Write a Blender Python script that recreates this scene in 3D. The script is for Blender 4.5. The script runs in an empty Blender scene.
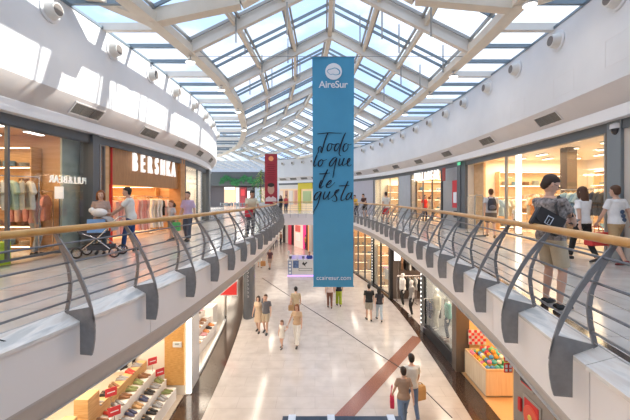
EXPO = 0.46
WORLD = 1.42
SUN = 5.2
SUNDIR = (-1.0, -.2, -.54)
import bpy, bmesh, math, random
from mathutils import Vector, Matrix, Euler
random.seed(7)
PI = math.pi
C = bpy.context.scene.collection
SC = bpy.context.scene
F = 340.0; CX = 315.0; YH = 198.0; EYE = 6.1
U = 4.63            # walking level of the upper galleries

# ------------------------------------------------------------------ materials
MATS = {}
def mat(name, col, rough=.6, metal=0., emit=0., noise=0., scale=8., alpha=None, spec=.5, bump=0., emcol=None):
    if name in MATS: return MATS[name]
    m = bpy.data.materials.new(name); m.use_nodes = True
    nt = m.node_tree; b = nt.nodes['Principled BSDF']
    b.inputs['Base Color'].default_value = (*col, 1); b.inputs['Roughness'].default_value = rough
    b.inputs['Metallic'].default_value = metal; b.inputs['Specular IOR Level'].default_value = spec
    if emit:
        b.inputs['Emission Color'].default_value = (*(emcol or col), 1); b.inputs['Emission Strength'].default_value = emit
    if noise or bump:
        tc = nt.nodes.new('ShaderNodeTexCoord'); nz = nt.nodes.new('ShaderNodeTexNoise')
        nz.inputs['Scale'].default_value = scale; nz.inputs['Detail'].default_value = 4
        nt.links.new(tc.outputs['Object'], nz.inputs['Vector'])
        if noise:
            r = nt.nodes.new('ShaderNodeValToRGB')
            r.color_ramp.elements[0].position = .3; r.color_ramp.elements[1].position = .7
            r.color_ramp.elements[0].color = (*[max(0, c*(1-noise)) for c in col], 1)
            r.color_ramp.elements[1].color = (*[min(1, c*(1+noise*.6)) for c in col], 1)
            nt.links.new(nz.outputs['Fac'], r.inputs['Fac']); nt.links.new(r.outputs['Color'], b.inputs['Base Color'])
        if bump:
            bp = nt.nodes.new('ShaderNodeBump'); bp.inputs['Strength'].default_value = bump
            nt.links.new(nz.outputs['Fac'], bp.inputs['Height']); nt.links.new(bp.outputs['Normal'], b.inputs['Normal'])
    MATS[name] = m
    return m

def glass_mat(name, tint, refl=.12, rough=.03):
    m = bpy.data.materials.new(name); m.use_nodes = True; nt = m.node_tree; nt.nodes.clear()
    o = nt.nodes.new('ShaderNodeOutputMaterial'); mix = nt.nodes.new('ShaderNodeMixShader')
    t = nt.nodes.new('ShaderNodeBsdfTransparent'); g = nt.nodes.new('ShaderNodeBsdfGlossy'); lw = nt.nodes.new('ShaderNodeLayerWeight')
    lw.inputs['Blend'].default_value = .5
    pw = nt.nodes.new('ShaderNodeMath'); pw.operation = 'POWER'; pw.inputs[1].default_value = 4.
    ma = nt.nodes.new('ShaderNodeMath'); ma.operation = 'MULTIPLY_ADD'; ma.inputs[1].default_value = .5; ma.inputs[2].default_value = refl*.4
    t.inputs['Color'].default_value = (*tint, 1); g.inputs['Roughness'].default_value = rough
    nt.links.new(lw.outputs['Facing'], pw.inputs[0]); nt.links.new(pw.outputs[0], ma.inputs[0])
    nt.links.new(ma.outputs[0], mix.inputs[0]); nt.links.new(t.outputs[0], mix.inputs[1]); nt.links.new(g.outputs[0], mix.inputs[2])
    nt.links.new(mix.outputs[0], o.inputs[0]); return m

def tile_mat(name, c1, c2, mortar, bw, bh, rough=.15, msize=.004, rot=0., scale=1., vein=0., spec=.5):
    m = bpy.data.materials.new(name); m.use_nodes = True; nt = m.node_tree; b = nt.nodes['Principled BSDF']
    tc = nt.nodes.new('ShaderNodeTexCoord'); mp = nt.nodes.new('ShaderNodeMapping'); br = nt.nodes.new('ShaderNodeTexBrick')
    mp.inputs['Rotation'].default_value = (0, 0, rot)
    br.inputs['Scale'].default_value = scale; br.inputs['Brick Width'].default_value = bw; br.inputs['Row Height'].default_value = bh
    br.inputs['Mortar Size'].default_value = msize; br.inputs['Mortar Smooth'].default_value = .2
    br.inputs['Color1'].default_value = (*c1, 1); br.inputs['Color2'].default_value = (*c2, 1); br.inputs['Mortar'].default_value = (*mortar, 1)
    nt.links.new(tc.outputs['Object'], mp.inputs[0]); nt.links.new(mp.outputs[0], br.inputs['Vector'])
    nz = nt.nodes.new('ShaderNodeTexNoise'); nz.inputs['Scale'].default_value = 2.2; nz.inputs['Detail'].default_value = 6
    nt.links.new(tc.outputs['Object'], nz.inputs['Vector'])
    mx = nt.nodes.new('ShaderNodeMix'); mx.data_type = 'RGBA'; mx.blend_type = 'MULTIPLY'; mx.inputs[0].default_value = vein
    rp = nt.nodes.new('ShaderNodeValToRGB'); rp.color_ramp.elements[0].position = .35; rp.color_ramp.elements[0].color = (.6,.56,.54,1)
    rp.color_ramp.elements[1].position = .62
    nt.links.new(nz.outputs['Fac'], rp.inputs[0]); nt.links.new(br.outputs['Color'], mx.inputs[6]); nt.links.new(rp.outputs['Color'], mx.inputs[7])
    nt.links.new(mx.outputs[2], b.inputs['Base Color'])
    b.inputs['Roughness'].default_value = rough; b.inputs['Specular IOR Level'].default_value = spec
    return m

def marble_mat(name):
    m = bpy.data.materials.new(name); m.use_nodes = True; nt = m.node_tree; b = nt.nodes['Principled BSDF']
    tc = nt.nodes.new('ShaderNodeTexCoord'); mp = nt.nodes.new('ShaderNodeMapping'); mp.inputs['Scale'].default_value = (5, .7, 5); mp.inputs['Rotation'].default_value=(0,0,.25)
    nz = nt.nodes.new('ShaderNodeTexNoise'); nz.inputs['Scale'].default_value = 2.0; nz.inputs['Detail'].default_value = 5
    r = nt.nodes.new('ShaderNodeValToRGB')
    r.color_ramp.elements[0].position = .36; r.color_ramp.elements[0].color = (.6, .61, .6, 1)
    r.color_ramp.elements[1].position = .5; r.color_ramp.elements[1].color = (.88, .855, .81, 1)
    e = r.color_ramp.elements.new(.64); e.color = (.76, .7, .64, 1)
    nt.links.new(tc.outputs['Object'], mp.inputs[0]); nt.links.new(mp.outputs[0], nz.inputs[0]); nt.links.new(nz.outputs['Fac'], r.inputs[0])
    nt.links.new(r.outputs[0], b.inputs['Base Color']); b.inputs['Roughness'].default_value = .25
    return m

def wood_mat(name, c1, c2, scale=(1, 1, 12), rough=.45):
    m = bpy.data.materials.new(name); m.use_nodes = True; nt = m.node_tree; b = nt.nodes['Principled BSDF']
    tc = nt.nodes.new('ShaderNodeTexCoord'); mp = nt.nodes.new('ShaderNodeMapping'); mp.inputs['Scale'].default_value = scale
    nz = nt.nodes.new('ShaderNodeTexNoise'); nz.inputs['Scale'].default_value = 3; nz.inputs['Detail'].default_value = 5
    r = nt.nodes.new('ShaderNodeValToRGB'); r.color_ramp.elements[0].position = .3; r.color_ramp.elements[1].position = .7
    r.color_ramp.elements[0].color = (*c1, 1); r.color_ramp.elements[1].color = (*c2, 1)
    nt.links.new(tc.outputs['Object'], mp.inputs[0]); nt.links.new(mp.outputs[0], nz.inputs[0]); nt.links.new(nz.outputs['Fac'], r.inputs[0])
    nt.links.new(r.outputs[0], b.inputs['Base Color']); b.inputs['Roughness'].default_value = rough
    return m

M_white = mat('white_plaster', (.72, .73, .75), .7, noise=.03, scale=1.5)
M_soffit = mat('soffit_plaster', (.76, .73, .72), .7, noise=.03, scale=1.5)
M_cornice = mat('cornice_white', (.86, .87, .9), .5)
M_fascia = mat('fascia_panel', (.9, .865, .84), .45, noise=.02, scale=1.)
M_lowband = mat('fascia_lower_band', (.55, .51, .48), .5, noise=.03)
M_ceil = mat('gallery_ceiling', (.8, .77, .73), .7)
M_cream = mat('cream_painted_steel', (.78, .71, .6), .45, noise=.05, scale=3)
M_cream2 = mat('pale_rafter_paint', (.78, .74, .68), .5, noise=.04, scale=3)
M_alu = mat('blue_grey_glazing_bar', (.2, .25, .29), .4, metal=.3)
M_alu2 = mat('pale_glazing_frame', (.36, .35, .33), .4, metal=.3)
M_steel = mat('grey_railing_steel', (.27, .27, .275), .45, metal=.3, noise=.12, scale=14)
M_rod = mat('railing_rod_steel', (.2, .2, .21), .35, metal=.7)
M_wire = mat('thin_wire_steel', (.5, .49, .48), .3, metal=.8)
M_handrail = wood_mat('varnished_wood_handrail', (.58, .28, .07), (.7, .4, .13), (2, 2, 2), .28)
M_marble = marble_mat('veined_white_marble')
M_frame = mat('dark_grey_shopfront', (.13, .145, .16), .4, metal=.2)
M_frame2 = mat('mid_grey_shopfront', (.22, .25, .27), .45, metal=.2)
M_black = mat('black_trim', (.02, .02, .022), .4)
M_wood = wood_mat('light_oak', (.55, .31, .12), (.74, .48, .23))
M_woodpale = wood_mat('pale_birch', (.66, .46, .28), (.78, .58, .38))
M_warmwall = wood_mat('warm_shop_wall', (.62, .36, .17), (.72, .46, .25), (.4, .4, 4), .6)
M_paleshop = mat('pale_shop_wall', (.86, .8, .72), .7)
M_tilefloor = tile_mat('polished_beige_stone_floor', (.61, .56, .53), (.57, .52, .49), (.47, .42, .39), 1.15, .58, .13, .006, vein=.3)
M_upfloor = tile_mat('polished_cream_gallery_floor', (.66, .62, .575), (.6, .56, .52), (.42, .38, .35), .9, .9, .14, .006, vein=.3)
M_granite = mat('dark_brown_polished_granite', (.065, .04, .03), .12, noise=.5, scale=30, spec=.6)
M_granred = mat('red_brown_granite', (.3, .125, .085), .16, noise=.3, scale=30)
M_skyglass = glass_mat('skylight_glass', (.95, .975, .99), .04, .12)
M_glass = glass_mat('shop_window_glass', (.97, .985, .98), .13)
M_whitelight = mat('lit_white_letters', (1, 1, 1), .5, emit=.55, emcol=(1, .97, .92))
M_lamp = mat('warm_lamp_diffuser', (1, .9, .75), .5, emit=4., emcol=(1, .83, .6))
M_lampw = mat('white_lamp_diffuser', (1, 1, 1), .5, emit=4., emcol=(1, .96, .9))
M_red = mat('red_paint', (.62, .03, .03), .5)
M_redsign = mat('red_card', (.66, .05, .06), .6)
M_chrome = mat('chrome', (.6, .6, .6), .2, metal=1.)

# ------------------------------------------------------------------ objects
def tag(o, label=None, cat=None, group=None, kind=None):
    if label: o['label'] = label
    if cat: o['category'] = cat
    if group: o['group'] = group
    if kind: o['kind'] = kind
    return o
def thing(name, label, cat, loc=(0, 0, 0), rotz=0., group=None, kind=None):
    o = bpy.data.objects.new(name, None); C.objects.link(o); o.empty_display_size = .1
    o.location = loc; o.rotation_euler = (0, 0, rotz)
    return tag(o, label, cat, group, kind)

class MB:
    def __init__(s): s.v = []; s.f = []; s.mi = []; s.cur = 0
    def add(s, vs, fs):
        n = len(s.v); s.v += [tuple(v) for v in vs]
        for f in fs: s.f.append([i+n for i in f]); s.mi.append(s.cur)
    def box(s, x0, x1, y0, y1, z0, z1):
        vs = [(x, y, z) for z in (z0, z1) for y in (y0, y1) for x in (x0, x1)]
        s.add(vs, [(0,2,3,1),(4,5,7,6),(0,1,5,4),(2,6,7,3),(0,4,6,2),(1,3,7,5)]); return s
    def bar(s, a, b, w, h, up=(0, 0, 1)):       # rectangular bar between two points
        a = Vector(a); b = Vector(b); d = (b-a).normalized(); up = Vector(up)
        x = d.cross(up)
        if x.length < 1e-4: x = d.cross(Vector((1, 0, 0)))
        x.normalize(); z = x.cross(d)
        vs = []
        for p in (a, b):
            for i, j in ((-1,-1),(1,-1),(1,1),(-1,1)): vs.append(p + x*w*.5*i + z*h*.5*j)
        s.add(vs, [(0,1,2,3),(7,6,5,4),(0,4,5,1),(1,5,6,2),(2,6,7,3),(3,7,4,0)]); return s
    def loft(s, rings, cap=True, n=12):          # rings: (center, u, v) ellipses
        vs = []; k = len(rings)
        for c, u, v in rings:
            c = Vector(c); u = Vector(u); v = Vector(v)
            for i in range(n):
                a = 2*PI*i/n; vs.append(c + u*math.cos(a) + v*math.sin(a))
        fs = []
        for r in range(k-1):
            for i in range(n):
                j = (i+1) % n; fs.append((r*n+i, r*n+j, (r+1)*n+j, (r+1)*n+i))
        if cap: fs.append(tuple(reversed(range(n)))); fs.append(tuple((k-1)*n+i for i in range(n)))
        s.add(vs, fs); return s
    def tube(s, pts, rs, n=8, round_ends=False, flat=1.):
        pts = [Vector(p) for p in pts]
        if not hasattr(rs, '__len__'): rs = [rs]*len(pts)
        rings = []; d0 = (pts[1]-pts[0]).normalized()
        ref = Vector((0, 0, 1)) if abs(d0.z) < .9 else Vector((1, 0, 0))
        x = d0.cross(ref).normalized()
        for i, p in enumerate(pts):
            if i == 0: d = pts[1]-p
            elif i == len(pts)-1: d = p-pts[i-1]
            else: d = (pts[i+1]-p).normalized() + (p-pts[i-1]).normalized()
            d.normalize(); x = (x - d*x.dot(d)).normalized(); y = d.cross(x)
            if round_ends and i == 0:
                for t in (80, 50, 25):
                    t = math.radians(t); r = rs[0]*math.cos(t); rings.append((p-d*rs[0]*math.sin(t), x*r, y*r*flat))
            rings.append((p, x*rs[i], y*rs[i]*flat))
            if round_ends and i == len(pts)-1:
                for t in (25, 50, 80):
                    t = math.radians(t); r = rs[i]*math.cos(t); rings.append((p+d*rs[i]*math.sin(t), x*r, y*r*flat))
        s.loft(rings, True, n); return s
    def ball(s, c, r, n=10, m=7):
        if not hasattr(r, '__len__'): r = (r, r, r)
        rings = []
        for i in range(m):
            t = -PI/2 + PI*(i+.5)/m
            rings.append((Vector(c)+Vector((0,0,r[2]*math.sin(t))), Vector((r[0]*math.cos(t),0,0)), Vector((0,r[1]*math.cos(t),0))))
        s.loft(rings, True, n); return s
    def prism(s, poly, o, u, v, w):              # 2-D polygon (a,b) in plane o + a*u + b*v, thickness vector w (centred)
        o, u, v, w = Vector(o), Vector(u), Vector(v), Vector(w); n = len(poly)
        a = [o+u*p[0]+v*p[1]-w*.5 for p in poly]; b = [p+w for p in a]
        s.add(a+b, [tuple(reversed(range(n))), tuple(range(n, 2*n))]+[(i, (i+1)%n, (i+1)%n+n, i+n) for i in range(n)]); return s
    def grid(s, rows, close=False):              # rows of points -> quads
        n = len(rows[0]); fs = []
        for i in range(len(rows)-1):
            for j in range(n if close else n-1):
                k = (j+1) % n; fs.append((i*n+j, i*n+k, (i+1)*n+k, (i+1)*n+j))
        s.add([p for r in rows for p in r], fs); return s
    def sweep(s, samples, prof, caps=True):      # samples: (x,y,nx,ny); prof: closed list of (off,z)
        rows = [[(x+nx*o, y+ny*o, z) for o, z in prof] for x, y, nx, ny in samples]
        s.grid(rows, True)
        if caps:
            n = len(prof); s.add(rows[0]+rows[-1], [tuple(range(n)), tuple(reversed(range(n, 2*n)))])
        return s
    def build(s, name, m, parent=None, smooth=False, world=True):
        me = bpy.data.meshes.new(name)
        off = Vector((0, 0, 0))
        if parent is not None and world:
            p = parent
            while p: off += p.location; p = p.parent
        me.from_pydata([tuple(Vector(v)-off) for v in s.v], [], s.f)
        for q in (m if isinstance(m, (list, tuple)) else [m]): me.materials.append(q)
        if any(s.mi): me.polygons.foreach_set('material_index', s.mi)
        bm = bmesh.new(); bm.from_mesh(me); bmesh.ops.recalc_face_normals(bm, faces=bm.faces); bm.to_mesh(me); bm.free()
        if smooth:
            me.polygons.foreach_set('use_smooth', [True]*len(me.polygons))
            try: me.set_sharp_from_angle(angle=math.radians(50))
            except Exception: pass
        o = bpy.data.objects.new(name, me); C.objects.link(o)
        if parent is not None: o.parent = parent
        return o

def struct(name, mb, m, parent=None, smooth=False):
    o = mb.build(name, m, parent, smooth)
    if parent is None: o['kind'] = 'structure'
    return o
def kids(o): return [c for c in bpy.data.objects if c.parent == o]
def copy_tree(root, ch, loc=None, rotz=None, label=None, group=None, scale=None):
    """ch: {object: [children]} snapshot; copies the thing with its parts and sub-parts"""
    def rec(o, parent):
        c = o.copy(); C.objects.link(c); c.parent = parent
        for k in ch.get(o, []): rec(k, c)
        return c
    r = rec(root, None)
    if loc is not None: r.location = loc
    if rotz is not None: r.rotation_euler = (0, 0, rotz)
    if scale is not None: r.scale = (scale,)*3 if not hasattr(scale, '__len__') else scale
    if label: r['label'] = label
    if group: r['group'] = group
    return r
def tree_of(root):
    d = {}
    for o in bpy.data.objects:
        if o.parent: d.setdefault(o.parent, []).append(o)
    return d
def recolor(o, m):
    for sl in o.material_slots:
        sl.link = 'OBJECT'; sl.material = m

def P(px, py, Y):    # image point at depth Y -> world
    return Vector(((px-CX)/F*Y, Y, EYE-(py-YH)/F*Y))
def XP(px, Y): return (px-CX)/F*Y

# ------------------------------------------------------------------ plan curves
class Crv:
    def __init__(s, pts, step=.2):
        p = [Vector((a, b)) for a, b in pts]; p = [p[0]*2-p[1]]+p+[p[-1]*2-p[-2]]
        out = []
        for i in range(1, len(p)-2):
            for k in range(24):
                t = k/24; a, b, c, d = p[i-1], p[i], p[i+1], p[i+2]
                out.append(.5*((2*b)+(c-a)*t+(2*a-5*b+4*c-d)*t*t+(3*b-a-3*c+d)*t**3))
        out.append(p[-2]); s.p = out; s.L = [0.]
        for a, b in zip(out, out[1:]): s.L.append(s.L[-1]+(b-a).length)
        s.len = s.L[-1]
    def at(s, L):
        L = max(0, min(s.len-1e-6, L)); lo, hi = 0, len(s.L)-1
        while hi-lo > 1:
            m = (lo+hi)//2
            if s.L[m] <= L: lo = m
            else: hi = m
        t = (L-s.L[lo])/(s.L[hi]-s.L[lo]); q = s.p[lo].lerp(s.p[hi], t)
        a = s.p[max(0, lo-3)]; b = s.p[min(len(s.p)-1, hi+3)]; d = (b-a).normalized()
        return (q.x, q.y, d.y, -d.x)            # normal to the right of travel
    def sample(s, a, b, step=.35):
        n = max(1, int(math.ceil((b-a)/step))); return [s.at(a+(b-a)*i/n) for i in range(n+1)]
    def x(s, y):
        for a, b in zip(s.p, s.p[1:]):
            if (a.y-y)*(b.y-y) <= 0 and a.y != b.y: return a.x+(b.x-a.x)*(y-a.y)/(b.y-a.y)
        return s.p[0].x if y < s.p[0].y else s.p[-1].x
    def s_y(s, y):
        for i, (a, b) in enumerate(zip(s.p, s.p[1:])):
            if (a.y-y)*(b.y-y) <= 0 and a.y != b.y: return s.L[i]+(s.L[i+1]-s.L[i])*(y-a.y)/(b.y-a.y)
        return 0 if y < s.p[0].y else s.len
    def s_px(s, px, off=0.):
        prev = None
        for i in range(0, int(s.len*20)):
            L = i/20; x, y, nx, ny = s.at(L); X = x+nx*off; Y = y+ny*off
            if Y < 1.: continue
            v = CX+F*X/Y-px
            if prev is not None and prev*v <= 0: return L
            prev = v
        return s.len
    def neg(s, smp): return [(x, y, -nx, -ny) for x, y, nx, ny in smp]

WL = Crv([(-7.6,-8),(-6.6,0),(-6.2,4),(-5.95,7.5),(-5.75,9.7),(-5.6,12),(-5.56,15.6),(-5.72,17.8),(-5.98,19.8),(-6.35,21.8),(-6.95,24),(-8,27),(-9.7,30.4),(-12.5,34),(-16,37)])
WR = Crv([(3.9,-8),(5.35,0),(5.95,3.5),(6.3,6.5),(6.5,9),(6.62,12),(6.66,15),(6.6,17),(6.45,19.3),(6.2,21.4),(5.75,24.2),(5.0,27.5),(4.0,30.8),(2.3,34.5),(-.5,38.3),(-4.8,41.5)])
KL = Crv([(-4.2,-6),(-3.2,0),(-2.86,2.5),(-2.63,3.8),(-2.44,4.9),(-2.29,6),(-2.2,7),(-2.11,8.4),(-2.01,10.2),(-1.95,11.8),(-1.91,14),(-1.92,17),(-2.05,20.5),(-2.35,23.5),(-3.0,27),(-3.9,30.5)])
KR = Crv([(.6,-6),(1.8,0),(2.26,2.97),(2.43,4),(2.60,5.06),(2.75,6.26),(2.87,7.4),(2.97,8.5),(3.08,10),(3.17,11.8),(3.25,13.5),(3.29,15.3),(3.29,17),(3.25,19),(3.16,21),(3.0,23),(2.8,25),(2.4,27.8),(1.9,30.5)])
BL = Crv([(-6.4,-8),(-5.3,1),(-4.6,6.5),(-4.2,9.2),(-3.9,11.5),(-3.76,13.7),(-3.82,16.5),(-4.2,19.5),(-4.95,23.7),(-6.8,30),(-9.8,36),(-14,42),(-19,47)])
BR = Crv([(2.9,-8),(4.0,1),(4.7,6.5),(4.9,8.8),(4.95,11),(4.85,15.2),(4.5,19.5),(4.05,22.8),(3.3,27.6),(1.9,32),(-.3,37),(-3.6,42),(-7,47)])
GL = Crv([(-3.7,-6),(-3.8,4),(-3.94,10.5),(-4.15,14),(-4.45,17),(-4.9,20),(-5.6,25),(-6.6,30),(-8,36)])   # ground shop line
GR = Crv([(4.2,-6),(4.8,4),(4.98,9),(5.0,12),(4.95,15),(4.85,17.5),(4.62,20.3),(4.05,23.6),(3.5,26.2),(2.6,30.5),(1.2,35.5),(-1.3,40.7),(-4.1,46.6),(-6,50)])
def outL(crv, a, b, step=.35): return crv.neg(crv.sample(a, b, step))
def outR(crv, a, b, step=.35): return crv.sample(a, b, step)
# ------------------------------------------------------------------ camera, sky, sun
cam = bpy.data.cameras.new('camera'); co = bpy.data.objects.new('camera', cam); C.objects.link(co)
co.location = (0, 0, EYE); co.rotation_euler = (PI/2, 0, 0)
cam.sensor_width = 36; cam.lens = F/630*36; cam.shift_y = -(210-YH)/630; cam.clip_end = 300; cam.clip_start = .05
SC.camera = co
SC.view_settings.view_transform = 'Standard'; SC.view_settings.look = 'None'; SC.view_settings.exposure = EXPO; SC.view_settings.gamma = 1
SC.view_settings.use_curve_mapping = False
SC.cycles.use_denoising = True; SC.cycles.max_bounces = 7; SC.cycles.transparent_max_bounces = 14
SC.cycles.diffuse_bounces = 4; SC.cycles.glossy_bounces = 3; SC.cycles.sample_clamp_indirect = 6; SC.cycles.caustics_reflective = False; SC.cycles.caustics_refractive = False
w = bpy.data.worlds.new('sky'); SC.world = w; w.use_nodes = True; nt = w.node_tree
bg = nt.nodes['Background']; bg.inputs['Strength'].default_value = WORLD
tc = nt.nodes.new('ShaderNodeTexCoord'); mp = nt.nodes.new('ShaderNodeMapping'); mp.inputs['Scale'].default_value = (1.2, 1.2, 3)
nz = nt.nodes.new('ShaderNodeTexNoise'); nz.inputs['Scale'].default_value = 2.4; nz.inputs['Detail'].default_value = 7; nz.inputs['Roughness'].default_value = .55
rp = nt.nodes.new('ShaderNodeValToRGB')
rp.color_ramp.elements[0].position = .40; rp.color_ramp.elements[0].color = (.40, .57, .88, 1)
rp.color_ramp.elements[1].position = .60; rp.color_ramp.elements[1].color = (.84, .90, .97, 1)
nt.links.new(tc.outputs['Generated'], mp.inputs[0]); nt.links.new(mp.outputs[0], nz.inputs[0]); nt.links.new(nz.outputs['Fac'], rp.inputs[0]); nt.links.new(rp.outputs[0], bg.inputs[0])

def light(kind, name, loc, energy, col=(1, 1, 1), size=1., sizey=None, rot=(0, 0, 0), **kw):
    l = bpy.data.lights.new(name, kind); l.energy = energy; l.color = col
    if kind == 'AREA':
        l.size = size
        if sizey: l.shape = 'RECTANGLE'; l.size_y = sizey
    elif kind == 'SUN': l.angle = math.radians(size)
    elif kind in ('POINT', 'SPOT'): l.shadow_soft_size = size
    for k, v in kw.items(): setattr(l, k, v)
    o = bpy.data.objects.new(name, l); C.objects.link(o); o.location = loc; o.rotation_euler = rot
    return o
sd = Vector(SUNDIR).normalized()     # direction the light travels
light('SUN', 'sun', (20, -10, 40), SUN, (1, .95, .87), .6).rotation_euler = sd.to_track_quat('-Z', 'Y').to_euler()

# ------------------------------------------------------------------ ground floor
g = MB(); g.box(-22, 24, -8, 62, -.3, 0); struct('floor_ground', g, M_tilefloor)
g = MB()   # brown granite margins in front of the ground shops
for crv, sg, w0 in ((GL, -1, .78), (GR, 1, .0)):
    rows = []
    for i in range(0, 70):
        y = -5+i*.6
        if y > 38: break
        x = crv.x(y); wd = (.78 if sg < 0 else max(.1, .68-max(0, y-9)*.045)) + (.0 if y > 9 else .0)
        rows.append([(x+sg*.12, y, .006), (x-sg*wd, y, .006)])
    g.grid(rows)
struct('trim_1', g, M_granite)
g = MB()   # red brown band set across the floor
a, b = P(336, 425, F*EYE/227), P(418, 337, F*EYE/139); a.z = b.z = .004
d = (b-a).normalized(); n = Vector((-d.y, d.x, 0)); wdt = .24
g.add([a-n*wdt, a+n*wdt, b+n*wdt, b-n*wdt], [(0, 1, 2, 3)])
struct('trim_2', g, M_granred)
g = MB()   # thin dark expansion joint running diagonally
pl = []
for px, py in ((262, 278), (300, 303), (340, 328), (375, 352), (405, 371), (452, 418)):
    q = P(px, py, F*EYE/(py-YH)); q.z = .009; pl.append(q)
g.tube(pl, .013, 6); struct('trim_3', g, M_black)

# ------------------------------------------------------------------ upper floor slabs, kerbs and fascias
ZK = EYE-1.38                # outer top of the kerb
g = MB(); c = MB()
for crv, sg, xe in ((KL, -1, -14.), (KR, 1, 15.)):
    rows = []; rc = []
    for i in range(0, 147):
        y = -5.9+i*.25; y = min(y, 30.5)
        x = crv.x(y)
        rows.append([(x+sg*.2, y, U), (xe, y, U), (xe, y, U-.25), (x+sg*.2, y, U-.25)]); rc.append([(x+sg*.2, y, 3.75), (xe, y, 3.75)])
        if y >= 30.5: break
    g.grid(rows, True); c.grid(rc)
g.add([(-26, 30.5, U), (15, 30.5, U), (15, 64, U), (-26, 64, U)], [(0, 1, 2, 3)])
c.add([(-26, 30.5, 3.75), (15, 30.5, 3.75), (15, 64, 3.75), (-26, 64, 3.75)], [(0, 1, 2, 3)])
g.add([(-8, -8, U), (8, -8, U), (8, -1.2, U), (-8, -1.2, U)], [(0, 1, 2, 3)])
struct('floor_upper', g, M_upfloor); struct('ceiling_ground', c, M_ceil)
g = MB(); rows = []                # brown granite margin along the kerbs
for crv, sg in ((KL, -1), (KR, 1)):
    g.grid([[(crv.x(y)+sg*.2, y, U+.004), (crv.x(y)+sg*.62, y, U+.004)] for y in [-5.5+.3*i for i in range(120)]])
struct('trim_4', g, M_granite)

def kerb(crv, fn, nm):
    g = MB(); cp = MB(); S0 = 0.; 
    step = 2.24
    k = 0
    while S0 < crv.len-.05:
        S1 = min(crv.len, S0+step)
        cp.sweep(fn(crv, S0+.004, S1-.004), [(-.0, ZK), (-.0, ZK-.035), (.2, ZK-.035), (.245, ZK+.06), (.245, ZK+.09)])
        g.sweep(fn(crv, S0+.006, S1-.006), [(.03, ZK-.035), (.03, EYE-2.0), (.24, EYE-2.0), (.24, ZK-.035)])
        S0 = S1
    lo = MB()
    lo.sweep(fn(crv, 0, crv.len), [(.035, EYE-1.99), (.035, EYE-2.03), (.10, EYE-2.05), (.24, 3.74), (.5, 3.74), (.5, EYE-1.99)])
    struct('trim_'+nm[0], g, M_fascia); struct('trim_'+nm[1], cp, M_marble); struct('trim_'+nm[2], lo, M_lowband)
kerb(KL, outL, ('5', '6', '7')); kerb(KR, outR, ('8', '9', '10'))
# slot lamps sunk in the lower band of the left fascia
s = KL.s_px(38, -.1)
# far cross bridge
g = MB(); g.box(-4.2, 2.2, 30.4, 30.9, EYE-2.42, EYE-1.42); struct('trim_11', g, M_fascia)
g = MB(); g.box(-8, 8, -1.6, -1.2, 3.7, U); struct('trim_12', g, M_fascia)
g = MB(); g.box(-16, 16, -8.3, -8, 0, 13.5); struct('wall_back', g, M_white)

# ------------------------------------------------------------------ upper wall, slanted soffit, cornice
SLP = .38; ZS = EYE+1.8; ZC = EYE+2.05; ZB = EYE+2.5; ZT = EYE+4.6
for crv, fn, nm, L1 in ((WL, outL, 'left', WL.len), (WR, outR, 'right', WR.len)):
    g = MB(); g.sweep(fn(crv, 0, L1), [(0, ZB), (0, ZT), (.95, ZT), (.95, ZB)]); struct('wall_'+nm, g, M_white, smooth=True)
    g = MB(); g.sweep(fn(crv, 0, L1), [(.0, ZB), (SLP, ZC), (.95, ZC), (.95, ZB)]); struct('ceiling_'+nm, g, M_soffit, smooth=True)
    g = MB(); g.sweep(fn(crv, 0, L1), [(SLP-.03, ZS), (SLP-.03, ZC+.02), (.56, ZC+.02), (.95, ZC), (.95, ZS)]); struct('trim_'+{'left': '13', 'right': '14'}[nm], g, M_cornice, smooth=True)
    g = MB(); g.sweep(fn(crv, 0, L1), [(.58, ZS-.22), (.58, ZS), (.72, ZS), (.72, ZS-.22)]); struct('trim_'+{'left': '15', 'right': '16'}[nm], g, M_frame, smooth=True)

# ------------------------------------------------------------------ roof
ZR = EYE+6.9; ZE = EYE+4.68
root = thing('roof_skylight', None, None, (0, 0, 0)); root['kind'] = 'structure'
ys = [10.7+3.6*k for k in range(-5, 11)]
def rail3(y): 
    a, b = BL.x(y), BR.x(y); return Vector((a, y, ZE)), Vector(((a+b)/2+.05, y, ZR)), Vector((b, y, ZE))
g = MB()
for y in ys:
    a, r, b = rail3(y)
    mb = MB()
    for p, q in ((a, r), (r, b)): mb.bar(p, q, .17, .34)
    mb.build('rafter', M_cream2, root)
fr = MB(); fr2 = MB(); gl = MB(); pur = []
for i, (y0, y1) in enumerate(zip(ys, ys[1:])):
    a0, r0, b0 = rail3(y0); a1, r1, b1 = rail3(y1)
    for (e0, t0, e1, t1) in ((a0, r0, a1, r1), (b0, r0, b1, r1)):
        up = Vector((0, 0, .17))
        gl.add([e0+up*1.5, t0+up*1.5, t1+up*1.5, e1+up*1.5], [(0, 1, 2, 3)])
        for t in (1/3, 2/3):
            mb = MB(); mb.bar(e0.lerp(t0, t)+Vector((0,0,.06)), e1.lerp(t1, t)+Vector((0,0,.06)), .11, .2); mb.build('purlin', M_cream, root)
        # aluminium frames: two bars parallel to the rafters inside the bay, and a rim round each bay
        for f_ in (.05, .45, .57, .95):
            p = e0.lerp(e1, f_)+up; q = t0.lerp(t1, f_)+up
            (fr if f_ in (.05, .95) else fr2).bar(p, q, .05 if f_ not in (.26, .76) else .03, .09)
        for t in (.03, .31, .36, .64, .69, .97):
            fr.bar(e0.lerp(t0, t)+up, e1.lerp(t1, t)+up, .06, .1)
    mb = MB(); mb.bar(r0, r1, .16, .3); mb.build('ridge_beam', M_cream, root)
fr.build('glazing_frame', M_alu2, root); fr2.build('glazing_bar', M_alu, root)
# edge beams
for crv, fn in ((BL, outL), (BR, outR)):
    g = MB(); g.sweep(fn(crv, 0, crv.len, .5), [(-.18, ZE-.14), (-.18, ZE+.1), (.18, ZE+.1), (.18, ZE-.14)]); g.build('edge_beam', M_cream, root, smooth=False)
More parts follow.
